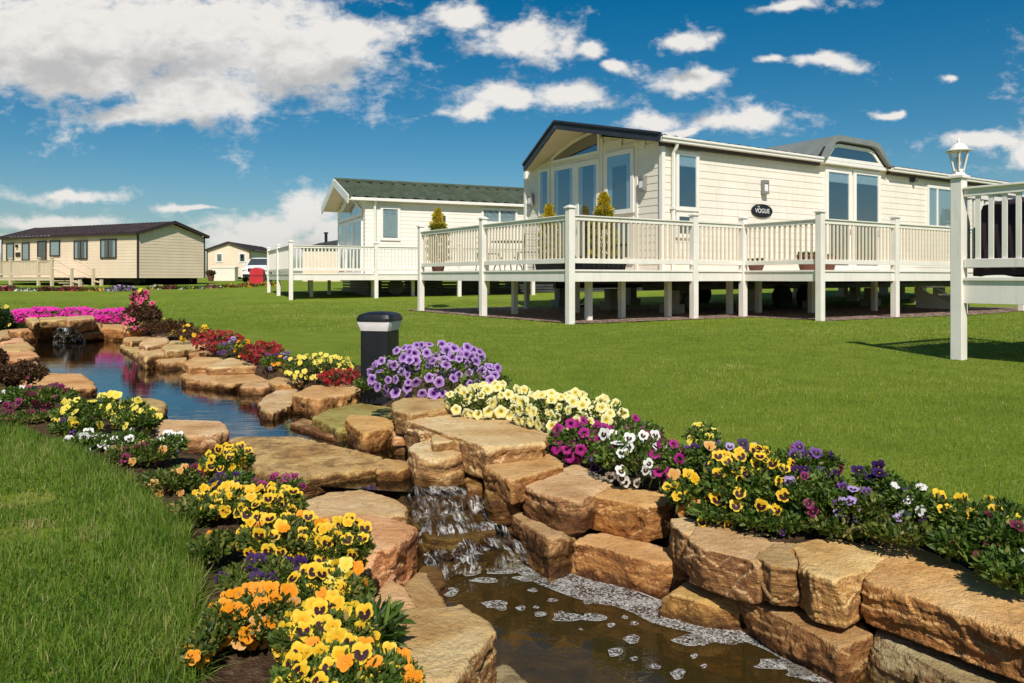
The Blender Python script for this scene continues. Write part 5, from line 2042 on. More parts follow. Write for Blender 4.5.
zg3 = gz(-19.2, 39)
c3 = caravan('caravan', 'long beige caravan with dark brown roof and window frames', F3, 11.9, 4.17, zg3, 0.80, 3.10, 3.72, M_beige, M_tile_brown, M_brown)
f3 = lambda px, py: F3.on_y(px, py, 0.0)
for (x0, y0, x1, y1, mu, cu, dr_) in ((7, 243, 14.5, 261, (), 'blind', 0), (22.5, 242.5, 30, 261, (), 'blind', 0), (38, 241, 47, 262, (), None, 1), (50.5, 240.5, 60.5, 256.5, (), 'net', 0), (74.5, 240.5, 88, 259.5, (0.5,), 'drapes', 0), (101, 239, 117, 258.5, (0.5,), 'drapes', 0)):
    xm = (x0 + x1) / 2
    window_on(c3, 'door' if dr_ else 'window', lambda a, o, z: Vector((a, -o, z)), f3(x0, y0)[0], f3(x1, y0)[0], f3(xm, y1)[1], f3(xm, y0)[1], fw=0.07, mull=mu, curtain=cu, door=bool(dr_), frame_mat=M_brown)
m = MB()
a, z = f3(18.5, 254.5)
m.box(a - .22, a + .22, -.05, -.015, z - .12, z + .12)
m.build('name_plate', M_brown, c3)
m = MB()
a, z = f3(17.8, 246)
m.box(a - .06, a + .06, -.12, -.015, z - .08, z + .08)
m.build('wall_lamp', M_black, c3)
FD3 = Frame(F3.O - F3.v * 1.9, F3.a)
xp = lambda px: FD3.on_y(px, 270, 0.0)[0]
posts3 = [(xp(-14), 0), (xp(10.5), 0), (xp(38.5), 0), (xp(52), 0)]
deck('deck', 'cream deck along the beige caravan', FD3, [(posts3[0][0], 0), (posts3[3][0], 0), (posts3[3][0], 1.85), (posts3[0][0], 1.85)], posts3, [(0, 1), (1, 2), (2, 3)], 0.84, 0.66, 0.95, 1.72, 1.82, M_deckcream, GROUP_DECK)
stp = tag(empty('entry_steps', tuple(FD3.O + FD3.u * (posts3[3][0] + 0.07)), F3.a), 'cream steps with sloping handrail down from the caravan deck', 'steps')
for k in range(4):
    m = MB()
    m.box(0.05 + .38 * k, .42 + .38 * k, 0.02, 1.1, .80 - .12 * (k + 1) - .04, .80 - .12 * (k + 1))
    m.build('tread', M_deckcream, stp)
for y in (0.0, 1.15):
    m = MB()
    m.box(1.5, 1.62, y - .06, y + .06, zg3 - .05, 1.30)
    m.tube([(0.0, y, 1.72), (.25, y, 1.72), (.7, y, 1.58), (1.56, y, 1.20)], 0.04, 8)
    m.tube([(0.0, y, 1.30), (1.56, y, 0.86)], 0.035, 8)
    m.build('handrail', M_deckcream, stp)
    m = MB()
    m.box(2.15, 2.27, y - .06, y + .06, zg3 - .05, .72)
    m.bar((1.62, y, .64), (2.15, y, .58), .05, .08)
    m.build('newel', M_deckcream, stp)

# --- small far caravan, gable on
z4 = gz(-26, 68)
F4 = Frame(Vector(((207.5 - 512) / F * 68, 68, 0)), math.radians(4) - math.pi / 2)
c4 = caravan('caravan', 'small distant beige caravan seen gable on with two windows', F4, 11, 3.7, z4, 0.86, 3.25, 3.9, M_beige, M_tile_brown, M_brown)
g4 = lambda a, o, z: Vector((o, a, z))
for t in (0.75, 2.75):
    window_on(c4, 'window', g4, t - .02, t + .62, 2.15, 3.0, fw=0.10, curtain='drapes')
F5 = Frame(Vector((23.0, 24.0, 0)), math.radians(-88))
caravan('caravan', 'neighbouring caravan mirrored in the side windows of the large lodge', F5, 12, 4.0, 0.0, 0.8, 3.1, 3.7, M_beige, M_tile_brown, M_brown)
bx_ = tag(empty('storage_chest', D(224.5, 280, 66.5)), 'pale cream storage chest before the small distant caravan', 'storage chest')
bx_.location.z = gz(bx_.location.x, bx_.location.y)
m = MB()
m.box(-1.05, 1.05, -.4, .4, 0, 1.12)
m.build('body', M_cream, bx_, bevel=0.03)
m = MB()
m.box(-1.1, 1.1, -.45, .45, 1.125, 1.25)
m.build('lid', M_cream2, bx_, bevel=0.03)

# --- a roof with a flue beyond the second deck
y5 = 62
hut = tag(empty('hut', (D(326, 280, y5).x, y5, gz(-15, y5))), 'dark roofed hut with a flue pipe beyond the second deck', 'hut')
m = MB()
m.prism([(-1.5, -1.5, 0), (1.5, -1.5, 0), (1.5, 1.5, 0), (-1.5, 1.5, 0)], (0, 0, 2.6))
m.build('wall', M_beige, hut)
m = MB()
m.prism([(-1.7, -1.7, 2.6), (1.7, -1.7, 2.6), (1.7, -1.7, 3.35), (-0.1, -1.7, 3.05)], (0, 3.4, 0))
m.build('roof', M_tile_dark, hut)
m = MB()
m.tube([(0, 0, 2.9), (0, 0, 3.9)], 0.12, 10)
m.tube([(0, 0, 3.9), (0, 0, 4.0)], 0.18, 10)
m.build('flue', M_black, hut)

# --- white car and red bin
yc = 55.0
car = tag(empty('car', (D(262, 280, yc).x, yc, gz(-18, yc)), math.radians(6)), 'white off-road car facing the lawn behind the second deck', 'car')
prof = [(-2.3, .35), (-2.32, .75), (-2.25, 1.0), (-1.3, 1.12), (-0.65, 1.66), (-0.3, 1.74), (1.5, 1.72), (2.1, 1.1), (2.2, .9), (2.2, .38)]
nw = 9
vs, fs = [], []
for j in range(nw):
    u = -1 + 2 * j / (nw - 1)
    for (y, z) in prof:
        tum = 0.0 if z < 1.05 else (z - 1.05) / .7 * .22
        rnd_ = (abs(u) ** 6) * .06
        vs.append((u * (.93 - tum), y * (1 - rnd_), z - rnd_))
k = len(prof)
for j in range(nw - 1):
    for i in range(k):
        fs.append((j * k + i, j * k + (i + 1) % k, (j + 1) * k + (i + 1) % k, (j + 1) * k + i))
fs.append(tuple(range(k - 1, -1, -1)))
fs.append(tuple((nw - 1) * k + i for i in range(k)))
m = MB()
m.poly(vs, fs)
m.build('body', M_carwhite, car, smooth=True)
m = MB()
m.poly([(-.74, -1.22, 1.19), (.74, -1.22, 1.19), (.62, -.66, 1.66), (-.62, -.66, 1.66)], [(0, 1, 2, 3)])
m.build('windscreen', M_dark, car)
m = MB()
m.box(-.45, .45, -2.34, -2.29, .72, .95)
m.build('grille', M_black, car)
m = MB()
m.box(-.8, .8, -2.345, -2.28, .36, .55)
m.build('bumper', M_black, car, bevel=.02)
for s in (-1, 1):
    m = MB()
    m.box(s * .68 - .16, s * .68 + .16, -2.33, -2.2, .80, .96)
    m.build('headlight', M_diffuser, car, bevel=.03)
    m = MB()
    m.box(s * 1.02 - .09, s * 1.02 + .09, -.98, -.86, 1.15, 1.32)
    m.build('mirror', M_carwhite, car, bevel=.03)
    for y in (-1.45, 1.4):
        m = MB()
        m.lathe([(.15, -.12), (.33, -.12), (.36, -.08), (.36, .08), (.33, .12), (.15, .12)], (0, 0, 0), 20)
        o = m.build('wheel', M_rubber, car, smooth=True)
        o.location = (s * .84, y, .36)
        o.rotation_euler = (0, math.radians(90), 0)
yb = 41.0
bn = tag(empty('bin', (D(257.5, 285, yb).x, yb, gz(-14, yb) - .02), 0.1), 'red arch topped bin before the white car', 'bin')
m = MB()
pts = [(-.36, 0), (.36, 0), (.36, .72)] + [(.36 * math.cos(a), .72 + .22 * math.sin(a)) for a in np.linspace(0, math.pi, 12)[1:-1]] + [(-.36, .72)]
m.prism([(x, -.28, z) for x, z in pts], (0, .56, 0))
m.build('body', M_red, bn, bevel=.02)
m = MB()
m.box(-.37, .37, -.295, -.281, .50, .53)
m.build('lid_rim', M_brown, bn)

# --- bollard light
yb = 6.0
bol = tag(empty('bollard_light', (D(380, 340, yb).x, yb, gz(-1.04, yb) - 0.02), math.radians(-14)), 'square black bollard light with frosted band behind the purple petunias', 'bollard light')
m = MB()
hw = 0.118
m.lathe([(hw, 0.0), (hw, 0.562)], (0, 0, 0), 32, sq=14, rot=0)
m.build('shaft', M_black, bol, smooth=True)
m = MB()
m.lathe([(hw * 1.02, 0.563), (hw * 1.05, 0.575), (hw * 1.20, 0.628), (hw * 1.20, 0.636)], (0, 0, 0), 32, sq=10)
m.build('diffuser_band', M_diffuser, bol, smooth=True)
m = MB()
m.lathe([(hw * 1.25, 0.637), (hw * 1.26, 0.660), (hw * 1.12, 0.688), (hw * .7, 0.706), (0.01, 0.712)], (0, 0, 0), 32, sq=8)
m.build('cap', M_black, bol, smooth=True)

# ------------------------------------------------------------------ flowers


def petal_mat(name, main, edge=None, blotch=None, eye=None, kind='pansy', veins=0.0, var=0.12, blotch_r=0.56):
    """UV.x = distance from the flower's heart (0..1), UV.y = pansy: 1 on the lower petals; petunia: angle in turns"""
    m, N = material(name)
    uv = N.n('ShaderNodeUVMap').outputs[0]
    sp = N.n('ShaderNodeSeparateXYZ')
    N.put(sp.inputs[0], uv)
    r, q = sp.outputs[0], sp.outputs[1]
    oi = N.n('ShaderNodeObjectInfo').outputs['Random']
    tc = N.n('ShaderNodeTexCoord').outputs['Object']
    nz = N.noise(tc, 90, 3, 0.6)
    c = N.mix(N.step(N.math('ADD', r, N.math('MULTIPLY', N.math('SUBTRACT', nz, 0.5), 0.3)), 0.3, 1.0), main, edge or main)
    lo = tuple(x * (1 - var * 1.6) for x in main)
    c = N.mix(N.math('MULTIPLY', oi, 0.6), c, N.mix(0.5, c, lo))
    if veins:
        v = N.math('SINE', N.math('MULTIPLY', q, 2 * math.pi * 30))
        vm = N.math('MULTIPLY', N.step(v, 0.1, 0.9), N.math('SUBTRACT', 1.0, N.step(r, 0.35, 1.0)))
        c = N.mix(N.math('MULTIPLY', vm, veins), c, blotch)
    if blotch and kind == 'pansy':
        rr = N.math('ADD', r, N.math('MULTIPLY', N.math('SUBTRACT', nz, 0.5), 0.35))
        bm = N.math('MULTIPLY', N.math('SUBTRACT', 1.0, N.step(rr, blotch_r - 0.06, blotch_r + 0.05)), N.step(q, 0.4, 0.6))
        c = N.mix(bm, c, blotch)
    elif blotch:
        bm = N.math('SUBTRACT', 1.0, N.step(N.math('ADD', r, N.math('MULTIPLY', N.math('SUBTRACT', nz, 0.5), 0.2)), 0.20, 0.42))
        c = N.mix(bm, c, blotch)
    if eye:
        em = N.math('SUBTRACT', 1.0, N.step(r, 0.10, 0.16))
        c = N.mix(em, c, eye)
    p = N.pbr(c, 0.55, N.bump(N.noise(tc, 160, 2), 0.2, 0.002), 0.25)
    t = N.n('ShaderNodeBsdfTranslucent')
    N.put(t.inputs[0], c)
    N.out(N.mixs(0.25, p, t.outputs[0]))
    return m


DARKB = (0.035, 0.008, 0.014)
P_MATS = {
    'yellow_face': petal_mat('petal_yellow_face', (0.80, 0.44, 0.010), (0.87, 0.62, 0.045), DARKB, (0.8, 0.5, 0.02), blotch_r=0.62),
    'yellow': petal_mat('petal_yellow', (0.78, 0.42, 0.010), (0.86, 0.64, 0.06), None, (0.75, 0.35, 0.01)),
    'lemon': petal_mat('petal_lemon', (0.78, 0.62, 0.06), (0.84, 0.72, 0.18), None, (0.7, 0.4, 0.02)),
    'orange': petal_mat('petal_orange', (0.82, 0.27, 0.008), (0.86, 0.36, 0.02), None, (0.8, 0.5, 0.02)),
    'peach': petal_mat('petal_peach', (0.66, 0.30, 0.06), (0.74, 0.46, 0.18)),
    'purple': petal_mat('petal_purple', (0.030, 0.007, 0.065), (0.055, 0.014, 0.12), (0.010, 0.002, 0.015), (0.7, 0.4, 0.02)),
    'violet': petal_mat('petal_violet', (0.11, 0.035, 0.20), (0.20, 0.09, 0.32), (0.03, 0.006, 0.06), (0.75, 0.5, 0.05)),
    'lilac_face': petal_mat('petal_lilac', (0.55, 0.45, 0.66), (0.40, 0.26, 0.6), (0.05, 0.01, 0.09), (0.75, 0.5, 0.05)),
    'white_face': petal_mat('petal_white_face', (0.80, 0.79, 0.73), (0.82, 0.81, 0.77), (0.02, 0.006, 0.025), (0.8, 0.55, 0.03), blotch_r=0.47),
    'white': petal_mat('petal_white', (0.80, 0.78, 0.74), None, None, (0.75, 0.55, 0.06)),
    'maroon': petal_mat('petal_maroon', (0.09, 0.010, 0.022), (0.17, 0.022, 0.045), (0.018, 0.003, 0.008), (0.7, 0.4, 0.02)),
    'wine': petal_mat('petal_wine', (0.24, 0.02, 0.09), (0.36, 0.06, 0.18), (0.04, 0.004, 0.02), (0.7, 0.45, 0.03)),
    'red': petal_mat('petal_red', (0.24, 0.008, 0.012), (0.32, 0.014, 0.016), None, (0.4, 0.1, 0.02)),
    'p_purple': petal_mat('petunia_veined', (0.30, 0.12, 0.43), (0.56, 0.38, 0.70), (0.060, 0.006, 0.12), None, 'petunia', 0.8),
    'p_cream': petal_mat('petunia_cream', (0.80, 0.70, 0.24), (0.84, 0.80, 0.46), (0.72, 0.55, 0.05), None, 'petunia', 0.25),
    'p_magenta': petal_mat('petunia_magenta', (0.34, 0.012, 0.17), (0.40, 0.022, 0.22), (0.07, 0.003, 0.04), None, 'petunia', 0.35),
    'p_pink': petal_mat('petunia_hot_pink', (0.72, 0.02, 0.36), (0.78, 0.05, 0.44), (0.45, 0.01, 0.22), None, 'petunia', 0.1),
    'rose': petal_mat('petal_rose', (0.66, 0.06, 0.17), (0.72, 0.14, 0.26), (0.45, 0.02, 0.1), None, 'petunia', 0.0),
}


def pansy_data(seed):
    rg = random.Random(seed)
    V, Fc, UV = [], [], []
    spec = [(-0.36, 0.44, 0.50, 0.50, -0.10, 0), (0.36, 0.44, 0.50, 0.50, -0.07, 0), (-0.47, -0.04, 0.47, 0.42, 0.0, 1), (0.47, -0.04, 0.47, 0.42, 0.02, 1), (0.0, -0.42, 0.52, 0.46, 0.06, 1)]
    cup = rg.uniform(-0.1, 0.28)
    for cx, cy, rx, ry, dz, fl in spec:
        b = len(V)
        ph = rg.uniform(0, 6)
        k = rg.uniform(0.9, 1.08)
        n = 12

        def put(x, y, ruf):
            d = math.hypot(x, y)
            z = dz + cup * d * d * 0.5 + ruf
            V.append((x, y, z))
            UV.append((min(1.0, d), fl))
        put(cx, cy, 0.02)
        for s in (0.55, 1.0):
            for i in range(n):
                t = 2 * math.pi * i / n
                w = 1 + (0.05 * math.sin(5 * t + ph) if s == 1 else 0)
                put(cx + rx * k * s * w * math.cos(t), cy + ry * k * s * w * math.sin(t), (0.07 * math.sin(4 * t + ph) if s == 1 else 0.01 * math.sin(3 * t + ph)))
        for i in range(n):
            j = (i + 1) % n
            Fc.append((b, b + 1 + i, b + 1 + j))
            Fc.append((b + 1 + i, b + 1 + n + i, b + 1 + n + j))
            Fc.append((b + 1 + i, b + 1 + n + j, b + 1 + j))
    return V, Fc, UV


def petunia_data(seed):
    rg = random.Random(seed)
    V, Fc, UV = [], [], []
    n = 30
    ph = rg.uniform(0, 6)
    op = rg.uniform(0.75, 1.05)
    rings = [(0.06, -0.55), (0.14, -0.32), (0.26, -0.12), (0.5, 0.02), (0.78, 0.03), (1.0, -0.05)]
    for (r, z) in rings:
        for i in range(n):
            t = 2 * math.pi * i / n
            lobe = 1 + (0.085 * math.cos(5 * t + ph)) * max(0, (r - 0.3) / 0.7)
            ruf = 0.075 * math.sin(10 * t + ph * 2) * max(0, (r - 0.5) / 0.5) + 0.05 * math.sin(3 * t + ph) * r
            V.append((r * lobe * op * math.cos(t), r * lobe * op * math.sin(t), z + ruf))
            UV.append((r, i / n))
    m = len(rings)
    for k in range(m - 1):
        for i in range(n):
            j = (i + 1) % n
            Fc.append((k * n + i, k * n + j, (k + 1) * n + j, (k + 1) * n + i))
    Fc.append(tuple(range(n - 1, -1, -1)))
    return V, Fc, UV


def small_data(seed):
    """five round petals, for flowers of a few pixels"""
    rg = random.Random(seed)
    V, Fc, UV = [(0, 0, 0)], [], [(0, 1)]
    n = 10
    for i in range(n):
        t = 2 * math.pi * i / n
        r = (1.0 if i % 2 == 0 else 0.72) * rg.uniform(0.85, 1.1)
        V.append((r * math.cos(t), r * math.sin(t), 0.18 * rg.uniform(0, 1)))
        UV.append((0.9, 0.0))
    for i in range(n):
        Fc.append((0, 1 + i, 1 + (i + 1) % n))
    return V, Fc, UV


FLOWER = {}


def flower_mesh(col, variant):
    key = (col, variant)
    if key not in FLOWER:
        V, Fc, UV = (petunia_data if col.startswith('p_') or col == 'rose' else pansy_data)(variant * 13 + len(col))
        me = bpy.data.meshes.new('flower_' + col)
        me.from_pydata(V, [], Fc)
        l = me.uv_layers.new(name='UVMap')
        for i, lp in enumerate(me.loops):
            l.data[i].uv = UV[lp.vertex_index]
        me.polygons.foreach_set('use_smooth', [True] * len(me.polygons))
        me.materials.append(P_MATS[col])
        FLOWER[key] = me
    return FLOWER[key]


def orient(nrm, roll):
    z = Vector(nrm).normalized()
    up = Vector((0, 0, 1))
    x = up.cross(z)
    if x.length < 1e-3:
        x = Vector((1, 0, 0))
    x.normalize()
    y = z.cross(x)
    R = Matrix((x, y, z)).transposed()
    return (R @ Matrix.Rotation(roll, 3, 'Z'))


PLANTS = 0


def bed_plant(name, cat, label, group, cx, cy, y, rx, ry, cols, n, size, leaf=None, nleaf=260, leafL=0.04, deep=0.9, droop=0.1, small=False, face=0.55, ground_h=None, asp=0.46):
    """one plant (or close clump of one kind): a cushion of leaves carrying flowers. (cx, cy): photo pixel of the cushion's middle, y: distance, rx, ry: half size in photo pixels"""
    global PLANTS
    PLANTS += 1
    rg = np.random.default_rng(1000 + PLANTS)
    pr = random.Random(500 + PLANTS)
    c = D(cx, cy, y)
    RX, RZ = rx * y / F, ry * y / F
    RY = max(0.09, min(RX, 0.24) * deep)
    nleaf = int(nleaf * 1.9)
    leafL = leafL * 0.72
    g = gz(c.x, c.y) if ground_h is None else ground_h
    root = tag(empty(name, (c.x, c.y, g)), label, cat, group)
    zc = c.z - g
    ztop, zbot = zc + RZ, max(0.0, zc - RZ)
    # foliage: leaves through the cushion, growing out and up
    N_ = nleaf
    az = rg.uniform(0, 2 * np.pi, N_)
    rad = np.sqrt(rg.random(N_))
    x = rad * np.cos(az) * RX * 1.02
    yy = rad * np.sin(az) * RY * 1.02
    # a rounded cushion standing on the soil, its skirt reaching the ground all round
    dome = np.sqrt(np.clip(1 - rad ** 2, 0.0, 1))
    hmax = np.maximum(zc + RZ * 0.92 * dome * (0.86 + 0.14 * np.sin(x * 37 + yy * 23)), 0.02)
    hmin = np.maximum(np.minimum(zc - RZ * dome, hmax - 0.02), 0.0)
    z = hmin + (hmax - hmin) * rg.beta(1.9, 1.2, N_)
    P = np.stack([x, yy, z], 1)
    d = np.stack([x / RX * 0.7 + rg.normal(0, 0.55, N_), yy / RY * 0.7 + rg.normal(0, 0.55, N_), 0.45 + rg.normal(0, 0.5, N_)], 1)
    LL, AA = leafL * rg.uniform(0.6, 1.3, N_), np.full(N_, asp)
    # stems
    pts = []
    tries = 0
    while len(pts) < n and tries < n * 14:
        tries += 1
        if pr.random() < 0.8:                       # the sunny face of the cushion
            a, s = pr.uniform(0, 2 * math.pi), math.sqrt(pr.random())
            fx, fz = s * math.cos(a), s * math.sin(a)
            fy = -math.sqrt(max(0.0, 1 - fx * fx - fz * fz))
            if fz > 0:
                fy *= pr.uniform(-0.2, 1)
        else:                                       # its top and back
            a, s = pr.uniform(0, 2 * math.pi), math.sqrt(pr.random())
            fx, fy = s * math.cos(a), abs(s * math.sin(a))
            fz = math.sqrt(max(0.0, 1 - fx * fx - fy * fy))
        p = Vector((fx * RX * 1.03, fy * RY * 1.12, max(0.012, zc + fz * RZ + pr.uniform(-0.01, 0.012))))
        sz = size * pr.uniform(0.80, 1.15)
        lim = 0.31 if tries < n * 5 else 0.17
        if any(Vector((o.x - p.x, (o.y - p.y) * 0.6, o.z - p.z)).length < (sz + so) * lim for (o, so) in pts):
            continue
        pts.append((p, sz))
    sb, sd_, sl = [], [], []
    Vs, Fs, UVs = [], [], []
    for i, (p, sz) in enumerate(pts):
        col = cols[i % len(cols)] if isinstance(cols, (list, tuple)) else cols
        nr = Vector((p.x / RX * 0.55 + pr.gauss(0.05, 0.30), -face - 0.30 + pr.gauss(0, 0.30), 0.32 + pr.gauss(0, 0.28) + 0.45 * (p.z - zc) / max(RZ, 1e-3)))
        R = orient(nr, pr.gauss(0, 0.25))
        if small:
            V, Fc, UV = small_data(i % 5)
            b = len(Vs)
            for v, u in zip(V, UV):
                q = R @ (Vector(v) * sz * 0.5) + p
                Vs.append((q, cols.index(col) if isinstance(cols, (list, tuple)) else 0, u))
            Fs += [(tuple(b + t for t in f), cols.index(col) if isinstance(cols, (list, tuple)) else 0) for f in Fc]
        else:
            o = bpy.data.objects.new('flower', flower_mesh(col, i % 5))
            C.objects.link(o)
            o.parent = root
            M = R.to_4x4() * 1.0
            o.matrix_local = Matrix.Translation(p) @ M @ Matrix.Diagonal((sz / 2, sz / 2, sz / 2, 1))
            nn = R @ Vector((0, 0, 1))
            base = Vector((p.x * 0.8, p.y * 0.8 + 0.02, max(0.0, p.z - 0.09)))
            e = p - nn * sz * 0.16
            sb.append(tuple(base))
            sd_.append(tuple(e - base))
            sl.append((e - base).length)
    if small:
        me = bpy.data.meshes.new('blossom')
        me.from_pydata([tuple(v[0]) for v in Vs], [], [f for f, _ in Fs])
        for cc in (cols if isinstance(cols, (list, tuple)) else [cols]):
            me.materials.append(P_MATS[cc])
        me.polygons.foreach_set('material_index', [mi for _, mi in Fs])
        l = me.uv_layers.new(name='UVMap')
        for i, lp in enumerate(me.loops):
            l.data[i].uv = Vs[lp.vertex_index][2]
        o = link('blossom', me, root)
        o['kind'] = 'stuff'
    if sb:
        P, d = np.concatenate([P, np.array(sb)]), np.concatenate([d, np.array(sd_)])
        LL, AA = np.concatenate([LL, np.array(sl)]), np.concatenate([AA, np.full(len(sl), 0.05)])
    leaf_mesh('foliage', P, d, LL, AA, leaf or M_leaf, rg, root)
    return root


GR = 'bedding flowers along the right bank'
GLB = 'bedding flowers along the left bank'
GFAR = 'distant flower beds across the lawn'
pz, pt, vi = 'pansy_plant', 'petunia_plant', 'viola_plant'

# right bank, from the bollard towards the near end
bed_plant(pt, 'petunia', 'large mound of purple veined petunias beside the black bollard', GR, 434, 373, 5.15, 62, 29, 'p_purple', 105, 0.070, nleaf=900, deep=1.1)
bed_plant(pt, 'petunia', 'purple veined petunias trailing at the right end of the mound', GR, 489, 382, 5.0, 20, 15, 'p_purple', 9, 0.075, nleaf=260)
bed_plant(pt, 'petunia', 'cream yellow petunias directly below the purple mound', GR, 492, 401, 4.6, 45, 15, 'p_cream', 60, 0.070, nleaf=520, deep=0.9)
bed_plant(pt, 'petunia', 'cream yellow petunias beside the magenta ones', GR, 568, 412, 4.25, 54, 17, 'p_cream', 72, 0.070, nleaf=560, deep=0.9)
bed_plant(pt, 'petunia', 'magenta petunias below the cream yellow ones', GR, 583, 441, 3.92, 32, 19, 'p_magenta', 26, 0.068, nleaf=520)
bed_plant(pz, 'pansy', 'single dark violet pansy clump under the magenta petunias', GR, 598, 459, 3.78, 12, 7, 'violet', 5, 0.055, nleaf=180)
bed_plant(pz, 'pansy', 'wine red pansies at the back of the white faced ones', GR, 628, 430, 4.02, 34, 9, 'p_magenta', 12, 0.060, nleaf=300)
bed_plant(pz, 'pansy', 'white pansies with black faces between magenta petunias', GR, 632, 454, 3.53, 37, 26, 'white_face', 22, 0.060, nleaf=620)
bed_plant(pt, 'petunia', 'small magenta petunia clump right of the white faced pansies', GR, 674, 463, 3.40, 23, 20, 'p_magenta', 13, 0.066, nleaf=360)
bed_plant(pz, 'pansy', 'pale lemon pansies standing tall behind the magenta petunias', GR, 702, 436, 3.53, 14, 11, 'lemon', 8, 0.056, nleaf=200)
bed_plant(pz, 'pansy', 'deep purple pansies between magenta and yellow clumps', GR, 708, 460, 3.40, 23, 19, ['purple', 'violet', 'peach'], 10, 0.050, nleaf=420)
bed_plant(pz, 'pansy', 'bright plain yellow pansies with peach fading ones', GR, 684, 492, 3.15, 17, 17, ['yellow', 'yellow', 'peach'], 12, 0.055, nleaf=340)
bed_plant(pz, 'pansy', 'biggest clump of yellow pansies with dark faces above the wall', GR, 753, 485, 3.06, 46, 34, 'yellow_face', 44, 0.058, nleaf=900)
bed_plant(pz, 'pansy', 'lilac and purple pansies peeping behind the biggest yellow clump', GR, 748, 456, 3.32, 27, 10, ['purple', 'lilac_face', 'purple'], 9, 0.050, nleaf=260)
bed_plant(pz, 'pansy', 'wine and purple pansies at the lawn edge behind the yellow clump', GR, 808, 462, 3.15, 29, 13, ['wine', 'purple', 'violet'], 13, 0.054, nleaf=420)
bed_plant(pz, 'pansy', 'scattered violet pansies right of the biggest yellow clump', GR, 815, 495, 2.93, 34, 26, ['violet', 'lilac_face', 'wine', 'purple'], 15, 0.044, nleaf=900)
bed_plant(pz, 'pansy', 'dark purple pansies standing above the lilac ones', GR, 878, 482, 2.90, 17, 13, 'purple', 10, 0.056, nleaf=260)
bed_plant(pz, 'pansy', 'small lilac white pansies with thin trailing stems', GR, 858, 508, 2.80, 23, 18, ['lilac_face', 'lilac_face', 'violet'], 14, 0.040, nleaf=640, leaf=M_leaf_olive)
bed_plant(pz, 'pansy', 'white pansies seen from behind near the lawn edge', GR, 908, 500, 2.77, 19, 17, ['white', 'white', 'white', 'purple'], 11, 0.050, nleaf=460)
bed_plant(pz, 'pansy', 'three yellow dark faced pansies one above another', GR, 944, 516, 2.66, 10, 17, 'yellow_face', 6, 0.058, nleaf=300)
bed_plant(pz, 'pansy', 'pair of large yellow dark faced pansies before the lawn', GR, 972, 517, 2.62, 13, 14, 'yellow_face', 4, 0.062, nleaf=300)
bed_plant(pz, 'pansy', 'yellow pansies turned away at the near end of the bed', GR, 1004, 514, 2.60, 17, 11, 'yellow', 7, 0.052, nleaf=300)
bed_plant(pz, 'pansy', 'maroon pansies in leafy growth at the near end', GR, 1006, 538, 2.47, 25, 21, ['maroon', 'maroon', 'wine'], 9, 0.048, nleaf=700)
bed_plant(pz, 'pansy', 'low leafy pansy with maroon buds behind the long golden slab', GR, 962, 545, 2.53, 27, 14, 'maroon', 4, 0.042, nleaf=500)
bed_plant(pz, 'pansy', 'green pansy plants with one white flower by the wall end', GR, 1012, 572, 2.30, 27, 19, ['white'], 2, 0.05, nleaf=560)
bed_plant(pz, 'pansy', 'leafy pansies with few flowers behind the flaky slab', GR, 900, 532, 2.66, 34, 12, ['lilac_face'], 2, 0.036, nleaf=520, leaf=M_leaf_olive)

bed_plant('green_plant', 'plant', 'low leafy growth below the biggest yellow clump', GR, 770, 518, 2.92, 34, 12, 'violet', 2, 0.04, nleaf=700)
bed_plant('green_plant', 'plant', 'low leafy growth above the smooth tan slab', GR, 716, 512, 3.02, 24, 10, 'yellow_face', 3, 0.05, nleaf=420)
bed_plant('green_plant', 'plant', 'straggly growth with pale stems behind the flaky slab', GR, 838, 524, 2.82, 30, 13, 'violet', 2, 0.04, nleaf=640, leaf=M_leaf_olive)
# right bank, beyond the bollard
bed_plant(vi, 'viola', 'lemon yellow violas left of the black bollard', GR, 318, 367, 6.75, 36, 12, 'lemon', 58, 0.050, nleaf=520)
bed_plant('begonia_plant', 'begonia', 'small red flowers between the lemon violas and bollard', GR, 341, 377, 6.35, 22, 7, 'red', 48, 0.045, nleaf=260, small=True, leaf=M_leaf_brown)
bed_plant('green_plant', 'plant', 'leafy green plant at the foot of the bollard', GR, 372, 384, 5.9, 16, 10, 'p_purple', 0, 0.05, nleaf=420)
bed_plant(pz, 'pansy', 'mixed lilac and orange pansies beside lemon violas', GR, 278, 362, 7.3, 17, 9, ['lilac_face', 'orange', 'violet', 'purple'], 14, 0.052, nleaf=360)
bed_plant('begonia_plant', 'begonia', 'nearer clump of dark red flowers', GR, 262, 352, 7.75, 20, 10, 'red', 80, 0.05, nleaf=300, small=True, leaf=M_leaf_brown)
bed_plant(pz, 'pansy', 'orange yellow pansies between two dark red clumps', GR, 243, 349, 8.2, 8, 9, ['yellow', 'orange'], 12, 0.056, nleaf=220)
bed_plant(pz, 'pansy', 'blue violet pansies in front of the dark red flowers', GR, 230, 348, 8.4, 11, 9, ['violet', 'lilac_face', 'violet'], 16, 0.052, nleaf=240)
bed_plant('begonia_plant', 'begonia', 'farther clump of dark red flowers', GR, 218, 341, 8.9, 24, 10, 'red', 100, 0.055, nleaf=340, small=True, leaf=M_leaf_brown)
bed_plant(vi, 'viola', 'yellow violas over bronze leaves on the far bank', GR, 193, 333, 9.8, 20, 8, 'yellow', 24, 0.055, nleaf=520, leaf=M_leaf_brown)
bed_plant('bronze_plant', 'plant', 'low bronze leaved plants before the pink rose bush', GR, 167, 327, 10.7, 24, 9, ['peach'], 3, 0.04, nleaf=800, leafL=0.06, leaf=M_leaf_brown)
bed_plant('rose_bush', 'rose bush', 'bush of pink roses with a pale yellow tip', GR, 142, 316, 11.6, 17, 16, 'rose', 12, 0.10, nleaf=900, leafL=0.07, leaf=M_leaf_brown)
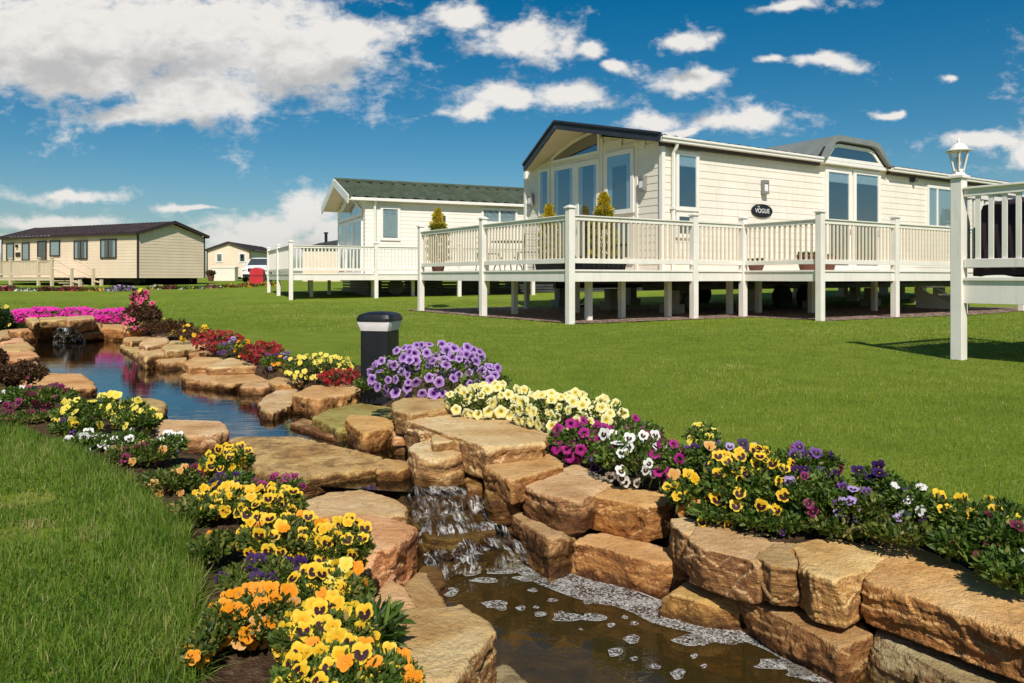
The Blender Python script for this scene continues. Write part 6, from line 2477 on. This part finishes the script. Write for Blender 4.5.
bed_plant('rose_bush', 'rose bush', 'upper pink blooms and yellow bloom of the tall bush', GR, 139, 299, 11.9, 8, 10, ['rose', 'rose', 'lemon'], 14, 0.11, nleaf=260, leafL=0.06, leaf=M_leaf_brown)
for i, (x, rx, lab) in enumerate(((23, 12, 'leftmost clump of hot pink petunias at the far pond end'), (44, 16, 'hot pink petunias above the far cascade'), (78, 20, 'fullest hot pink petunias right of the far cascade'), (112, 20, 'hot pink petunias next to the rose bush'))):
    bed_plant(pt, 'petunia', lab, GR, x, 314 + (i == 0) * 2 + (i == 3) * 1, 13.7, rx, 6, 'p_pink', 100, 0.095, nleaf=420, leafL=0.06, small=True)
bed_plant('shrub', 'shrub', 'dark green shrub with a pale yellow top at the pond end', GR, -6, 321, 12.6, 16, 19, 'lemon', 8, 0.09, nleaf=1500, leafL=0.07, leaf=M_leaf_dark)
bed_plant('shrub', 'shrub', 'low dark foliage below the leftmost hot pink petunias', GR, 20, 328, 13.0, 18, 6, 'lemon', 0, 0.05, nleaf=700, leafL=0.06, leaf=M_leaf_dark)

# left bank
bed_plant('bronze_plant', 'plant', 'bronze leaved plants on the left bank by the flat slabs', GLB, 18, 374, 6.4, 24, 15, 'wine', 2, 0.03, nleaf=1300, leafL=0.045, leaf=M_leaf_brown)
bed_plant('bronze_plant', 'plant', 'reddish plants at the far left of the left bank', GLB, -4, 360, 7.2, 9, 11, 'wine', 5, 0.04, nleaf=420, leafL=0.05, leaf=M_leaf_brown)
bed_plant(pz, 'pansy', 'white pansies farthest along the left bank', GLB, 8, 396, 5.0, 17, 8, 'white_face', 9, 0.056, nleaf=486)
bed_plant(pz, 'pansy', 'maroon and wine pansies beside the farthest white ones', GLB, 40, 397, 4.85, 32, 10, ['maroon', 'wine', 'maroon'], 19, 0.056, nleaf=837)
bed_plant(pz, 'pansy', 'dark maroon pansies low at the edge of the left lawn', GLB, 24, 424, 4.45, 26, 11, 'maroon', 8, 0.051, nleaf=702, leaf=M_leaf_olive)
bed_plant(pz, 'pansy', 'lemon yellow pansies in the middle of the left bank', GLB, 102, 411, 4.45, 41, 15, 'lemon', 38, 0.054, nleaf=837)
bed_plant(pz, 'pansy', 'sparser lemon pansies trailing towards the pond stones', GLB, 138, 421, 4.2, 21, 12, 'lemon', 12, 0.049, nleaf=621)
bed_plant(pz, 'pansy', 'yellow pansies with one blue one nearest the left lawn', GLB, 74, 427, 4.25, 19, 9, ['yellow_face', 'yellow', 'violet'], 9, 0.052, nleaf=432)
bed_plant(pz, 'pansy', 'white black faced pansies at the lawn side', GLB, 84, 443, 3.95, 14, 10, 'white_face', 10, 0.058, nleaf=405)
bed_plant(pz, 'pansy', 'white black faced pansies in the middle of their row', GLB, 122, 441, 3.95, 21, 8, 'white_face', 9, 0.054, nleaf=486)
bed_plant(pz, 'pansy', 'white black faced pansies before the pale topped block', GLB, 168, 445, 3.8, 14, 10, 'white_face', 10, 0.058, nleaf=405)
bed_plant(pz, 'pansy', 'wine coloured pansies under the white black faced row', GLB, 142, 455, 3.72, 31, 12, ['wine', 'maroon', 'peach'], 12, 0.047, nleaf=945, leaf=M_leaf_olive)
bed_plant(pz, 'pansy', 'fading olive leaved pansies with a maroon bloom', GLB, 172, 481, 3.3, 31, 13, ['maroon', 'peach'], 14, 0.041, nleaf=1458, leaf=M_leaf_olive, leafL=0.030)
bed_plant(pz, 'pansy', 'round clump of yellow pansies beside the largest flat slab', GLB, 228, 461, 3.42, 23, 13, ['yellow_face', 'yellow_face', 'yellow'], 33, 0.047, nleaf=838, leafL=0.030)
bed_plant(pz, 'pansy', 'purple pansies below the round yellow clump', GLB, 233, 480, 3.22, 18, 6, 'purple', 11, 0.048, nleaf=473, leafL=0.030)
bed_plant(pz, 'pansy', 'magenta pansies leaning over the largest flat slab', GLB, 278, 487, 3.1, 26, 11, 'wine', 15, 0.037, nleaf=218, leafL=0.030)
bed_plant(pz, 'pansy', 'plain yellow pansies at the lawn edge', GLB, 222, 502, 2.95, 34, 12, 'yellow', 37, 0.048, nleaf=1020, leaf=M_leaf_olive, leafL=0.030)
bed_plant(pz, 'pansy', 'yellow dark faced pansies above the orange ones', GLB, 272, 506, 2.8, 31, 15, ['yellow_face', 'yellow_face', 'yellow'], 37, 0.049, nleaf=1020, leaf=M_leaf_olive, leafL=0.030)
bed_plant(pz, 'pansy', 'orange pansies mixed among yellow near the thick slab', GLB, 283, 537, 2.48, 41, 17, ['yellow', 'yellow_face', 'orange', 'yellow_face'], 37, 0.047, nleaf=1385, leaf=M_leaf_olive, leafL=0.030)
bed_plant(pz, 'pansy', 'large deep purple pansies among orange ones', GLB, 262, 578, 2.15, 39, 13, 'purple', 13, 0.048, nleaf=1275, leaf=M_leaf_olive, leafL=0.030)
bed_plant(pz, 'pansy', 'bright yellow pansies against the thick square cut slab', GLB, 340, 548, 2.42, 29, 25, ['yellow_face', 'yellow_face', 'yellow'], 44, 0.048, nleaf=1166, leaf=M_leaf_olive, leafL=0.030)
bed_plant(pz, 'pansy', 'mixed orange and yellow pansies at the triangular stone', GLB, 325, 593, 2.1, 43, 21, ['yellow_face', 'orange', 'yellow', 'lemon', 'yellow_face'], 40, 0.047, nleaf=1640, leaf=M_leaf_olive, leafL=0.030)
bed_plant(pz, 'pansy', 'orange pansies nearest the left lawn', GLB, 252, 615, 1.92, 41, 21, ['orange', 'orange', 'orange', 'peach'], 29, 0.048, nleaf=1385, leaf=M_leaf_olive, leafL=0.030)
bed_plant(pz, 'pansy', 'single orange pansy tuft on bare soil by the lawn', GLB, 205, 641, 1.78, 12, 9, 'orange', 5, 0.043, nleaf=328, leaf=M_leaf_olive, leafL=0.030)
bed_plant('green_plant', 'plant', 'small weedy tuft at the left lawn edge', GLB, 212, 548, 2.42, 17, 11, 'orange', 1, 0.037, nleaf=351, leaf=M_leaf_olive)
bed_plant('green_plant', 'plant', 'weedy olive growth between lawn and yellow pansies', GLB, 196, 511, 2.85, 24, 10, 'yellow', 2, 0.042, nleaf=513, leaf=M_leaf_olive)
bed_plant(pz, 'pansy', 'yellow pansies with large dark faces in front', GLB, 325, 635, 1.8, 46, 23, ['yellow_face', 'yellow_face', 'yellow'], 48, 0.048, nleaf=1640, leaf=M_leaf_olive, leafL=0.030)
bed_plant(pz, 'pansy', 'nearest golden pansies at the bottom of the bed', GLB, 338, 675, 1.6, 58, 17, ['yellow', 'yellow_face', 'orange', 'yellow_face'], 37, 0.048, nleaf=1640, leafL=0.030)
bed_plant(pz, 'pansy', 'dark purple pansies beside the large boulder', GLB, 390, 685, 1.62, 26, 9, ['purple', 'orange'], 14, 0.050, nleaf=765, leafL=0.030)
bed_plant('green_plant', 'plant', 'long leaved green plant between pansies and boulder', GLB, 372, 635, 1.95, 18, 16, 'yellow', 0, 0.05, nleaf=90, leafL=0.10, asp=0.2)

# distant beds across the lawn
for x, y, Y, rx, ry, cols, n, lf, lab in (
        (8, 291, 33, 9, 4, ['maroon', 'rose'], 30, M_leaf_brown, 'distant bed of dusky pink flowers at the left edge'),
        (28, 294, 33, 15, 3, ['white'], 50, M_leaf, 'distant row of white flowers below the caravan steps'),
        (47, 292, 33, 7, 4, ['maroon'], 20, M_leaf_brown, 'small distant bronze clump beside the white row'),
        (72, 292, 33, 17, 4, ['red', 'maroon'], 60, M_leaf_brown, 'distant long bed of rust red plants'),
        (92, 294, 33, 9, 2.5, ['peach'], 16, M_leaf_olive, 'distant low straw coloured plants'),
        (121, 291, 33, 14, 4.5, ['violet', 'lilac_face'], 80, M_leaf, 'distant lilac flowers under the caravan corner'),
        (158, 290, 35, 9, 4, ['peach', 'white'], 40, M_leaf_olive, 'distant pale pink flowers right of the roses'),
        (172, 291, 35, 9, 4, ['wine', 'red'], 40, M_leaf_brown, 'distant wine red flowers'),
        (183, 292, 35, 5, 2.5, ['white'], 24, M_leaf, 'distant small white clump'),
        (196, 291, 35, 8, 3, ['lemon', 'white'], 40, M_leaf, 'distant yellow and white flowers'),
        (212, 290, 36, 9, 4, ['rose', 'white', 'wine'], 50, M_leaf, 'distant pink and white mixed bed'),
        (230, 289, 37, 9, 4, ['orange', 'yellow', 'red'], 50, M_leaf, 'distant orange and yellow mixed bed'),
        (247, 288, 38, 9, 4, ['wine', 'orange', 'red'], 50, M_leaf, 'distant wine and orange bed before the red bin'),
        (268, 287, 39, 10, 3.5, ['yellow', 'orange'], 50, M_leaf, 'distant golden flowers under the second deck')):
    c = D(x, y, Y)
    bed_plant('flower_bed', 'flower bed', lab, GFAR, x, y, Y, rx, ry, cols, int(n * 1.5), 0.24, leaf=lf, nleaf=260, leafL=0.20, small=True, deep=1.2)

pk = tag(empty('potted_plant', D(235, 281, 64)), 'small red leaved plant in a pot beside the cream chest', 'potted plant')
pk.location = (D(211, 281, 64).x, 64, gz(-25, 64))
m = MB()
m.lathe([(.2, 0), (.28, .45), (.24, .45), (.02, .42)], (0, 0, 0), 14)
m.build('pot', M_terracotta, pk)
rg = np.random.default_rng(77)
leaf_mesh('foliage', rg.normal(0, .1, (120, 3)) * np.array([1, 1, .3]) + np.array([0, 0, .45]), np.stack([rg.normal(0, .5, 120), rg.normal(0, .5, 120), np.ones(120)], 1), .5, .25, M_leaf_brown, rg, pk)
